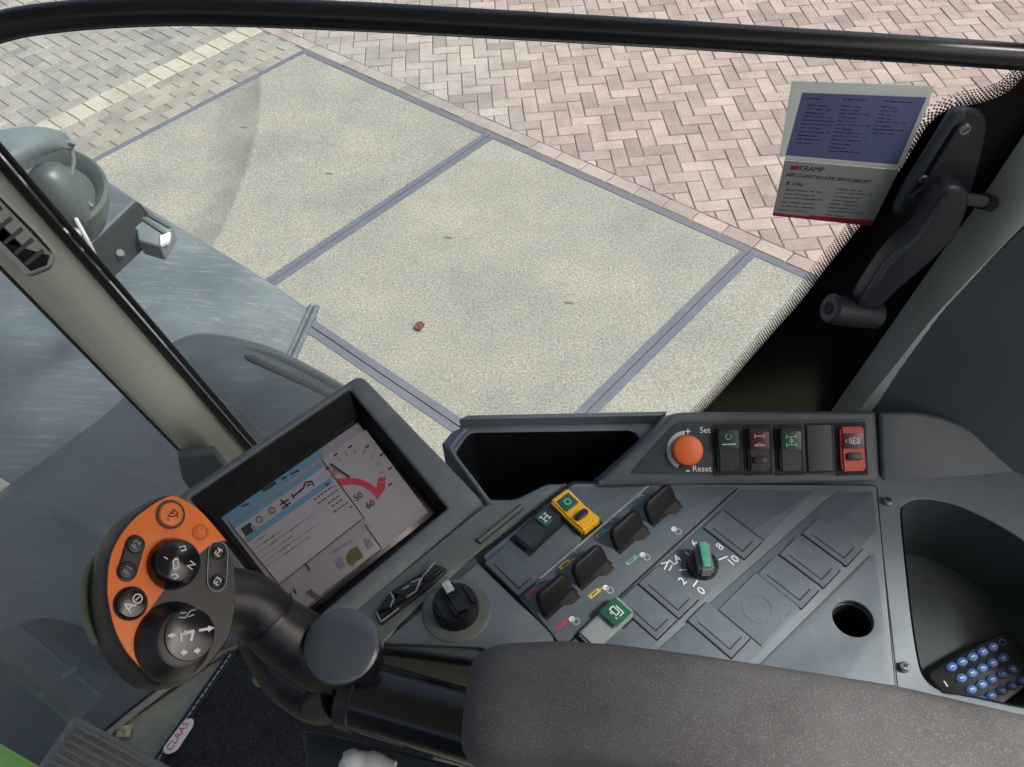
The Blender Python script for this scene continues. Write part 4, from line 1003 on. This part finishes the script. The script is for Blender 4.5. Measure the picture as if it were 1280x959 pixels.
t0, t1 = onz(448, 868, 2.405), onz(585, 908, 2.405); td = (t1 - t0).normalized()
add('support_tube', tube_mesh([t0, t0.lerp(t1, .5), t1, t1 + td * .12], .0325, 28), M_BLKG, arm)
add('tube_collar', tube_mesh([t0 - td * .012, t0 - td * .010, t0 + td * .003, t0 + td * .005], [.031, .0345, .0345, .031], 28), M_BLK, arm)
plate('under_tray', Frame(onz(470, 940, 2.30), (1, 0, 0), (0, -.25, 1)), [(377, 914), (400, 915), (570, 957), (640, 975), (640, 1040), (400, 1040), (382, 960)], .02, M_DKP, arm, bev=.004, rnd=.006)
lt = add('white_latch', tube_mesh(spline([onz(432, 960, 2.33), onz(440, 952, 2.335), onz(462, 954, 2.332), onz(490, 966, 2.33)], 5), [.008] * 4 + [.012] * 3 + [.010] * 3 + [.012] * 3 + [.011] * 3, 12), M_WHT, arm)
add('post', tube_mesh([Vector((.12, .24, 2.43)), Vector((.12, .24, ZF + .005))], .03, 16), M_BLK, arm)

# ================================================================== JOYSTICK
jr = ray(215, 740); jc = EYE + jr * .77
jn = (-jr * .86 + (M @ Vector((1, 0, 0))) * .46 + (M @ Vector((0, -1, 0))) * .14)
JF = Frame(jc, M @ Vector((1, 0, 0)), jn)
def zj(x, y): return (70 + x / 3.425, 600 + y / 3.425)
joy = thing('joystick', 'black multifunction joystick with orange button face beside the monitor', 'joystick', t0 - Vector((0, 0, .05)))
face = [(480, 65), (545, 80), (620, 130), (690, 210), (745, 290), (772, 400), (775, 500), (765, 590), (738, 690), (640, 815), (540, 872), (430, 876), (350, 815), (280, 720), (232, 590), (215, 460), (232, 320), (290, 210), (370, 130)]
fpx = [zj(*p) for p in face]
fuv = spline(UV(JF, fpx), 4, True); fc = sum(fuv, Vector((0, 0))) / len(fuv)
bm = bmesh.new(); rows = []
for w_, k in ((.0, .965), (-.003, .995), (-.008, 1.012), (-.020, 1.03), (-.036, 1.03), (-.048, .99), (-.056, .90), (-.062, .72), (-.064, .4)):
    rows.append([bm.verts.new(JF.to(*(fc + (p - fc) * k), w_)) for p in fuv])
n = len(fuv)
for A, B in zip(rows, rows[1:]):
    for i in range(n): bm.faces.new((A[i], A[(i + 1) % n], B[(i + 1) % n], B[i]))
bm.faces.new(rows[0]); bm.faces.new(rows[-1][::-1])
head = add('head', bm_mesh(bm), M_BLK, joy, 40)
org_px = [(480, 72), (545, 86), (618, 136), (688, 214), (728, 262), (685, 266), (645, 290), (606, 325), (580, 292), (540, 262), (490, 252), (440, 268), (412, 310), (404, 370), (418, 425), (462, 470), (430, 515), (390, 575), (362, 640), (350, 710), (352, 760), (360, 803), (300, 735), (252, 640), (226, 530), (219, 450), (235, 322), (293, 214), (372, 136)]
o_uv = []
_q = UV(JF, [zj(*p) for p in org_px]); _cut = [4, 7, 15, 21, len(_q) + 4]
for _a, _b in zip(_cut, _cut[1:]): o_uv += spline([_q[i % len(_q)] for i in range(_a, _b + 1)], 4)[:-1]
plate('face_plate', JF, o_uv, .002, M_ORG, joy, px=False, w=.0012, bev=.0004)
def jdisc(c, r, h, m, name, ring_m=None, rr=1.12, dome=.0006):
    f = JF.turned(zj(*c), 0); s_ = r / 3.425 * .77 / FPX
    o = add(name, lathe_mesh(f, [(s_, 0), (s_, h * .7), (s_ * .9, h), (s_ * .5, h + dome), (s_ * .01, h + dome)], 32), m, joy)
    if ring_m: add('ring', ring_mesh(f, 0, 0, s_ * 1.0, s_ * rr, .001, .0022, 32), ring_m, o)
    return f, o, s_
def jtext(t_, c, size, w_, parent, m=M_GRY, dirn=(30, -45)):
    return add('symbol', text_mesh(JF, t_, zj(*c), zj(c[0] + dirn[0], c[1] + dirn[1]), size, w_), m, parent, 0)
f, o, s_ = jdisc((487, 150), 48, .004, M_ORG, 'button', M_BLK, 1.2)
icon(f, [[(-.003, -.003), (.001, .004), (.005, .001), (.002, -.002), (-.003, -.003)], [(-.001, .0005), (.002, .0005)], [(-.0035, -.0055), (-.001, -.0055)], [(.004, -.001), (.006, -.002)]], M_PIT, o, .0050, .0008)
f, o, s_ = jdisc((615, 225), 26, .0022, M_ORG, 'small_button', M_ORK, 1.28); add('symbol', ring_mesh(f, 0, 0, s_ * .42, s_ * .58, .0003, .0031, 16, R(40), R(320)), M_ORK, o, 0)
pill = UV(JF, [zj(*p) for p in ((255, 400), (300, 250), (335, 230), (378, 262), (372, 300), (338, 420), (302, 440), (268, 428))])
pl_ = plate('button_pad', JF, pill, .003, M_BLK, joy, px=False, w=.0028, bev=.001, rnd=.006)
for t_, c in (('F2', (335, 280)), ('F1', (300, 388))):
    f, o, s_ = jdisc(c, 34, .0040, M_BLK, 'button', M_DKP, 1.1); jtext(t_, c, .0075, .0048, o)
pl2 = UV(JF, [zj(*p) for p in ((650, 300), (662, 272), (690, 264), (722, 275), (734, 310), (727, 440), (712, 472), (685, 482), (655, 470), (644, 438))])
me = plate_mesh(JF, round_poly(pl2, .005), .0016, (), .0005, .0012); add('button_pad', me, M_BLK, joy)
q = round_poly(pl2, .005); add('pad_outline', join([stroke_mesh(JF, [q[i], q[(i + 1) % len(q)]], .0006, .0004, .0015, False) for i in range(len(q)) if (q[i] - q[(i + 1) % len(q)]).length > 1e-5]), M_GRY, joy, 0)
for t_, c in (('F4', (690, 312)), ('F3', (686, 436))):
    f, o, s_ = jdisc(c, 30, .0026, M_BLK, 'button', M_DKP, 1.1); jtext(t_, c, .0078, .0034, o, M_WHT)
f, o, s_ = jdisc((316, 530), 56, .0050, M_BLKG, 'button', M_PIT, 1.12)
jtext('A', (303, 548), .0125, .0059, o, M_WHT); 
q = JF.uv(zj(338, 512)); add('symbol', ring_mesh(JF, q.x, q.y, .0030, .0040, .0003, .0060, 16), M_WHT, o, 0); add('symbol', stroke_mesh(JF, [zj(330, 518), zj(346, 504)], .001, .0003, .0060), M_WHT, o, 0)
# upper thumb dial
f = JF.turned(zj(497, 362), 0); u_ = .77 / FPX / 3.425
td_ = add('thumb_dial', lathe_mesh(f, [(100 * u_, 0), (98 * u_, .006), (88 * u_, .013), (80 * u_, .016), (70 * u_, .0172), (.0002, .0175)], 40), M_BLKG, joy)
FD = JF.up(.0176)
add('symbol', text_mesh(FD, 'N', (zj(580, 366)), zj(610, 321), .0085, .0003), M_WHT, td_, 0)
icon(FD, [UV(FD, [zj(500, 348), zj(520, 336), zj(524, 372), zj(504, 384), zj(500, 348)]), UV(FD, [zj(506, 340), zj(514, 335)]), UV(FD, [zj(464, 330), zj(476, 338)]), UV(FD, [zj(528, 290), zj(550, 282), zj(556, 300), zj(536, 304)]), UV(FD, [zj(494, 408), zj(512, 402), zj(524, 414), zj(506, 424)])], M_WHT, td_, .0003, .0010)
# lower thumb pad
f = JF.turned(zj(500, 690), 0)
td2 = add('thumb_dial', lathe_mesh(f, [(148 * u_, 0), (144 * u_, .004), (132 * u_, .010), (112 * u_, .018), (104 * u_, .0215), (92 * u_, .0225), (.0002, .0205)], 44), M_BLK, joy)
FD = JF.up(.0215)
disc2 = plate_mesh(FD, [Vector(p) for p in disc(96 * u_, FD.uv(zj(570, 662)).x, FD.uv(zj(570, 662)).y, 40)], .002, (), .0006, .0020)
cap = add('dial_cap', disc2, M_BLKG, td2)
def arrow(a, b, wd, hd):
    A, B = FD.uv(zj(*a)), FD.uv(zj(*b)); d = (B - A).normalized(); e = Vector((-d.y, d.x)); m_ = B - d * hd
    return [A + e * wd, m_ + e * wd, m_ + e * wd * 2.4, B, m_ - e * wd * 2.4, m_ - e * wd, A - e * wd]
add('symbol', plate_mesh(FD, arrow((606, 646), (672, 634), .0011, .0052), .0004, (), .0001, .0028), M_WHT, td2, 0)
add('symbol', plate_mesh(FD, arrow((505, 664), (470, 670), .0009, .0042), .0004, (), .0001, .0028), M_WHT, td2, 0)
icon(FD, [UV(FD, [zj(530, 688), zj(530, 662), zj(556, 656)]), UV(FD, [zj(546, 662), zj(548, 650)])], M_WHT, td2, .0028, .0019)
icon(FD, [UV(FD, [zj(560, 654), zj(582, 648), zj(572, 688)])], M_WHT, td2, .0028, .0022)
add('symbol', plate_mesh(FD, arrow((528, 742), (560, 738), .0011, .0045), .0004, (), .0001, .0028), M_WHT, td2, 0)
add('symbol', plate_mesh(FD, arrow((612, 730), (580, 735), .0011, .0045), .0004, (), .0001, .0028), M_WHT, td2, 0)
icon(FD, [UV(FD, [zj(520, 590), zj(546, 592), zj(570, 562), zj(592, 556)]), UV(FD, [zj(528, 572), zj(552, 570)]), UV(FD, [zj(560, 588), zj(584, 578)])], M_GRY, td2, .0028, .0010)
# olive paddle along the outer side
pd_ = [zj(*p) for p in ((140, 300), (80, 400), (64, 500), (82, 620), (120, 700))]
PB_ = JF.up(-.040)
add('side_paddle', tube_mesh(spline([PB_.at((x + 16, y)) for x, y in pd_], 5), .0036, 10), mat('olive_trim', lin('6f7a62'), .5), joy)
# neck, elbow and cap
e_top = onz(427, 806, 2.462); e_c = t0.copy()
nk = spline([JF.to(fc.x + .012, fc.y - .003, -.045), atd(305, 752, .845), atd(345, 784, .86), atd(392, 815, .875), e_top - Vector((0, 0, .0385))], 6)
nr = [.026 + .0085 * min(1, max(0, (i - 8) / 10)) for i in range(len(nk))]
add('neck', tube_mesh(nk, nr, 28), M_BLK, joy)
sl0 = [nk[2], nk[6], nk[10], nk[11]]
add('neck_sleeve', tube_mesh([nk[i] for i in range(1, 12)], [.0285] * 10 + [.027], 28), M_BLK, joy)
add('sleeve_rim', tube_mesh([nk[10], nk[10].lerp(nk[11], .5)], .0293, 28), M_RAIL, joy)
EF = Frame(e_top, (1, 0, 0), (.10, -.16, 1))
add('elbow', lathe_mesh(EF, [(.028, -.10), (.033, -.085), (.0345, -.03), (.0342, -.004), (.031, .0), (.001, .001)], 36), M_BLK, joy)
add('elbow_cap', lathe_mesh(EF, [(.0346, -.003), (.0342, -.0005), (.031, .0018), (.016, .0034), (.0005, .0040)], 36), mat('cap_grey', lin('4a535e'), .22, .08, 30, 0, 800, .5), joy)
add('neck_underside', tube_mesh(spline([atd(312, 792, .885), atd(352, 832, .905), atd(400, 866, .915), t0 - td * .01], 5), [.014 + .016 * min(1, i / 6) for i in range(16)], 20), M_BLK, joy)
add('thumb_tab', lathe_mesh(Frame(atd(323, 851, .905), (1, 0, 0), M @ Vector((-.5, .2, -.8))), [(.007, -.012), (.007, 0), (.005, .003), (.0005, .004)], 16), mat('leaf_green', lin('5d7a3c'), .5), joy)

# ================================================================== WINDOW THINGS
def yf(y): return Frame((0, y, 2.5), (1, 0, 0), (0, -1, 0))
def printed_lines(fr, rows, m, parent, wd, w_, seed):
    rr = random.Random(seed); ms = []
    for (a, b) in rows:
        A, B = Vector(a), Vector(b); L_ = (B - A).length; t = 0
        while t < L_ - 2:
            k = rr.uniform(4, 14); e = min(t + k, L_)
            ms.append(stroke_mesh(fr, [A.lerp(B, t / L_), A.lerp(B, e / L_)], wd * rr.uniform(.8, 1.2), .0002, w_)); t = e + rr.uniform(1.5, 4)
    return add('printed_text', join(ms), m, parent, 0)
SF = yf(YG - .0068)
d1 = thing('service_form', 'blue carbon copy form in a clear sleeve stuck to the side window', 'document', SF.at((1060, 210)))
plate('clear_sleeve', SF, [(990, 102), (1168, 108), (1160, 132), (1128, 208), (974, 196)], .0008, M_FILM, d1, bev=.0001, w=.0, holes=[UV(SF, [(1003, 116), (1158, 122), (1122, 206), (982, 194)])])
plate('blue_form', SF, [(1003, 116), (1158, 122), (1122, 206), (982, 194)], .0008, M_PAPB, d1, bev=.0001, w=.0002)
rws = []
for (xa, ya, xb, yb) in ((1008, 123, 1030, 124), (1054, 124, 1086, 125), (1104, 126, 1142, 128)): rws.append(((xa, ya), (xb, yb)))
for i in range(13):
    y = 131 + i * 4.7; o_ = -i * 2.0
    if i < 11: rws.append(((1010 + o_ * .8, y), (1010 + o_ * .8 + random.uniform(20, 40), y + 2)))
    rws.append(((1052 + o_ * .7, y + 1), (1052 + o_ * .7 + random.uniform(18, 46), y + 3)))
    if i < 8: rws.append(((1102 + o_ * .9, y + 2), (1102 + o_ * .9 + random.uniform(16, 40), y + 4)))
printed_lines(SF, rws, M_INK, d1, .0009, .0005, 3)
d2 = thing('service_sticker', 'grey air conditioning service sticker with red base line on the side window', 'sticker', SF.at((1030, 275)))
plate('label_sheet', SF, [(981, 201), (1124, 213), (1090, 281), (966, 268)], .0008, M_PAPW, d2, bev=.0001, w=.0)
plate('white_strip', SF, [(983, 195), (1122, 207.5), (1124, 212), (981, 200)], .0008, M_WHT, d2, bev=.0001, w=.0001)
plate('red_line', SF, [(966, 266), (1010, 270.5), (1012, 269), (1068, 274), (1092, 275.5), (1089, 282.5), (966, 269.5)], .0008, M_CRIM, d2, bev=.0001, w=.0003)
add('lettering', text_mesh(SF, 'KRAMP', (1014, 211.5), (1040, 213.5), .0082, .0004), M_INK, d2, 0)
add('logo_mark', stroke_mesh(SF, [(990, 209.5), (996, 210)], .0045, .0003, .0004), M_CRIM, d2, 0)
add('lettering', text_mesh(SF, 'AIRCO-INSTALLATIE SERVICEBEURT', (1036, 223), (1080, 227), .0056, .0004), M_INK, d2, 0)
add('lettering', text_mesh(SF, 'R 134a', (993, 230), (1020, 232), .0062, .0004), M_INK, d2, 0)
rws = [((982 - i * 1.6, 237 + i * 5), (982 - i * 1.6 + random.uniform(34, 52), 240 + i * 5)) for i in range(6)] + [((1046 - i * 2.0, 236 + i * 4.6), (1046 - i * 2 + random.uniform(24, 50), 239 + i * 4.6)) for i in range(8)]
printed_lines(SF, rws, M_INK, d2, .0008, .0005, 5)
# window latch
LF0 = yf(.688)
la = thing('window_latch', 'black plastic window latch with swung handle arm screwed to the dark glass border', 'latch', LF0.at((1120, 330), .0))
M_LAT = mat('latch_black', lin('2a2e36'), .36, .1, 40, .1, 1500, .5)
M_LAT2 = mat('latch_grey', lin('3c424c'), .4, .1, 40, .1, 1500, .5)
plate('base_plate', LF0, [(1186, 134), (1200, 130), (1226, 136), (1229, 150), (1222, 186), (1204, 250), (1150, 262), (1112, 262), (1116, 250)], .010, M_LAT, la, bev=.002, rnd=.004, w=.010)
plate('cheek', yf(.680), [(1187, 136), (1203, 132), (1207, 140), (1150, 240), (1120, 264), (1114, 258), (1128, 230)], .012, M_LAT2, la, bev=.003, rnd=.004, w=.010, holes=[UV(yf(.680), [(1188, 152), (1196, 148), (1150, 226), (1134, 238)])])
for p_, r_k in (((1205, 161), .006), ((1153, 223), .0045)):
    f = yf(.672).turned(p_, .6); s_ = add('screw', lathe_mesh(f, [(r_k, -.004), (r_k, .002), (r_k * .8, .003), (.0005, .003)], 18), M_MET, la)
    add('screw_slot', stroke_mesh(f, [(-r_k * .5, 0), (r_k * .5, 0)], .0013, .0006, .0033, False), M_PIT, s_, 0)
HF = yf(.645)
plate('handle_arm', HF, [(1170, 232), (1180, 224), (1196, 225), (1206, 233), (1204, 252), (1190, 288), (1160, 318), (1118, 354), (1094, 378), (1067, 374), (1072, 362), (1100, 320), (1118, 300), (1140, 282), (1156, 256)], .022, M_LAT, la, bev=.004, rnd=.004, w=.012)
plate('arm_ridge', HF, [(1172, 236), (1178, 232), (1160, 262), (1140, 290), (1120, 306), (1104, 324), (1076, 364), (1070, 366), (1098, 322), (1116, 302), (1138, 284), (1156, 258)], .006, M_LAT2, la, bev=.002, w=.016)
ka, kb_ = HF.at((1034, 381), .006), HF.at((1090, 393), .0)
kdir = (kb_ - ka).normalized()
add('handle_knob', tube_mesh([ka, ka + kdir * .003, ka + kdir * .03, kb_ + kdir * .006], [.014, .0165, .0165, .015], 22), M_LAT, la)
add('knob_socket', tube_mesh([ka - kdir * .0006, ka + kdir * .001], [.0135, .0135], 22), M_LAT2, la); add('socket_hole', tube_mesh([ka - kdir * .0016, ka + kdir * .001], .007, 12), M_PIT, la)
add('hinge_pin', tube_mesh([HF.at((1198, 244), .004), ony(1230, 252, .655)], .0062, 14), mat('pin', lin('5c6262'), .4, .1, 30, 0, 500, .5, .5), la)
add('pin_bush', tube_mesh([ony(1228, 251, .655), ony(1238, 254, .662)], .0085, 12), M_RUB, la)

# remote lying in the tray
RF = Frame(CON.at((1225, 830), -.087), (1, 0, 0), (-.06, -.10, 1))
rm = thing('keypad_remote', 'slim black remote with rows of round blue keys lying in the tray', 'remote', RF.at((1225, 830), -.012))
plate('case', RF, [(1158, 842), (1178, 828), (1250, 790), (1262, 790), (1300, 828), (1300, 850), (1230, 900), (1200, 896)], .010, M_REM, rm, bev=.003, rnd=.006, w=.0)
for j in range(4):
    for i in range(5):
        c = (1189 + i * 13 + j * 12.4, 834 - i * 6.3 + j * 14)
        if c[0] > 1290: continue
        f = frame_at(RF, c, (c[0] + 9, c[1] - 4)); f = Frame(f.o, f.ey, f.n)
        kk = add('key', lathe_mesh(f, [(.0062, -.001), (.0062, .0012), (.005, .0022), (.0002, .0025)], 14, ry=.72), M_BLUE, rm)
        add('key_mark', stroke_mesh(f, [(-.002, 0), (.002, 0)], .0011, .0003, .0029, False), M_LGT, kk, 0)
circ((1253, 803), .0026, .0036, M_BLUE, 'power_key', RF, .0008, rm); line([(1180, 852), (1184, 858)], .0014, M_LGT, 'lettering', rm, RF, .0008)
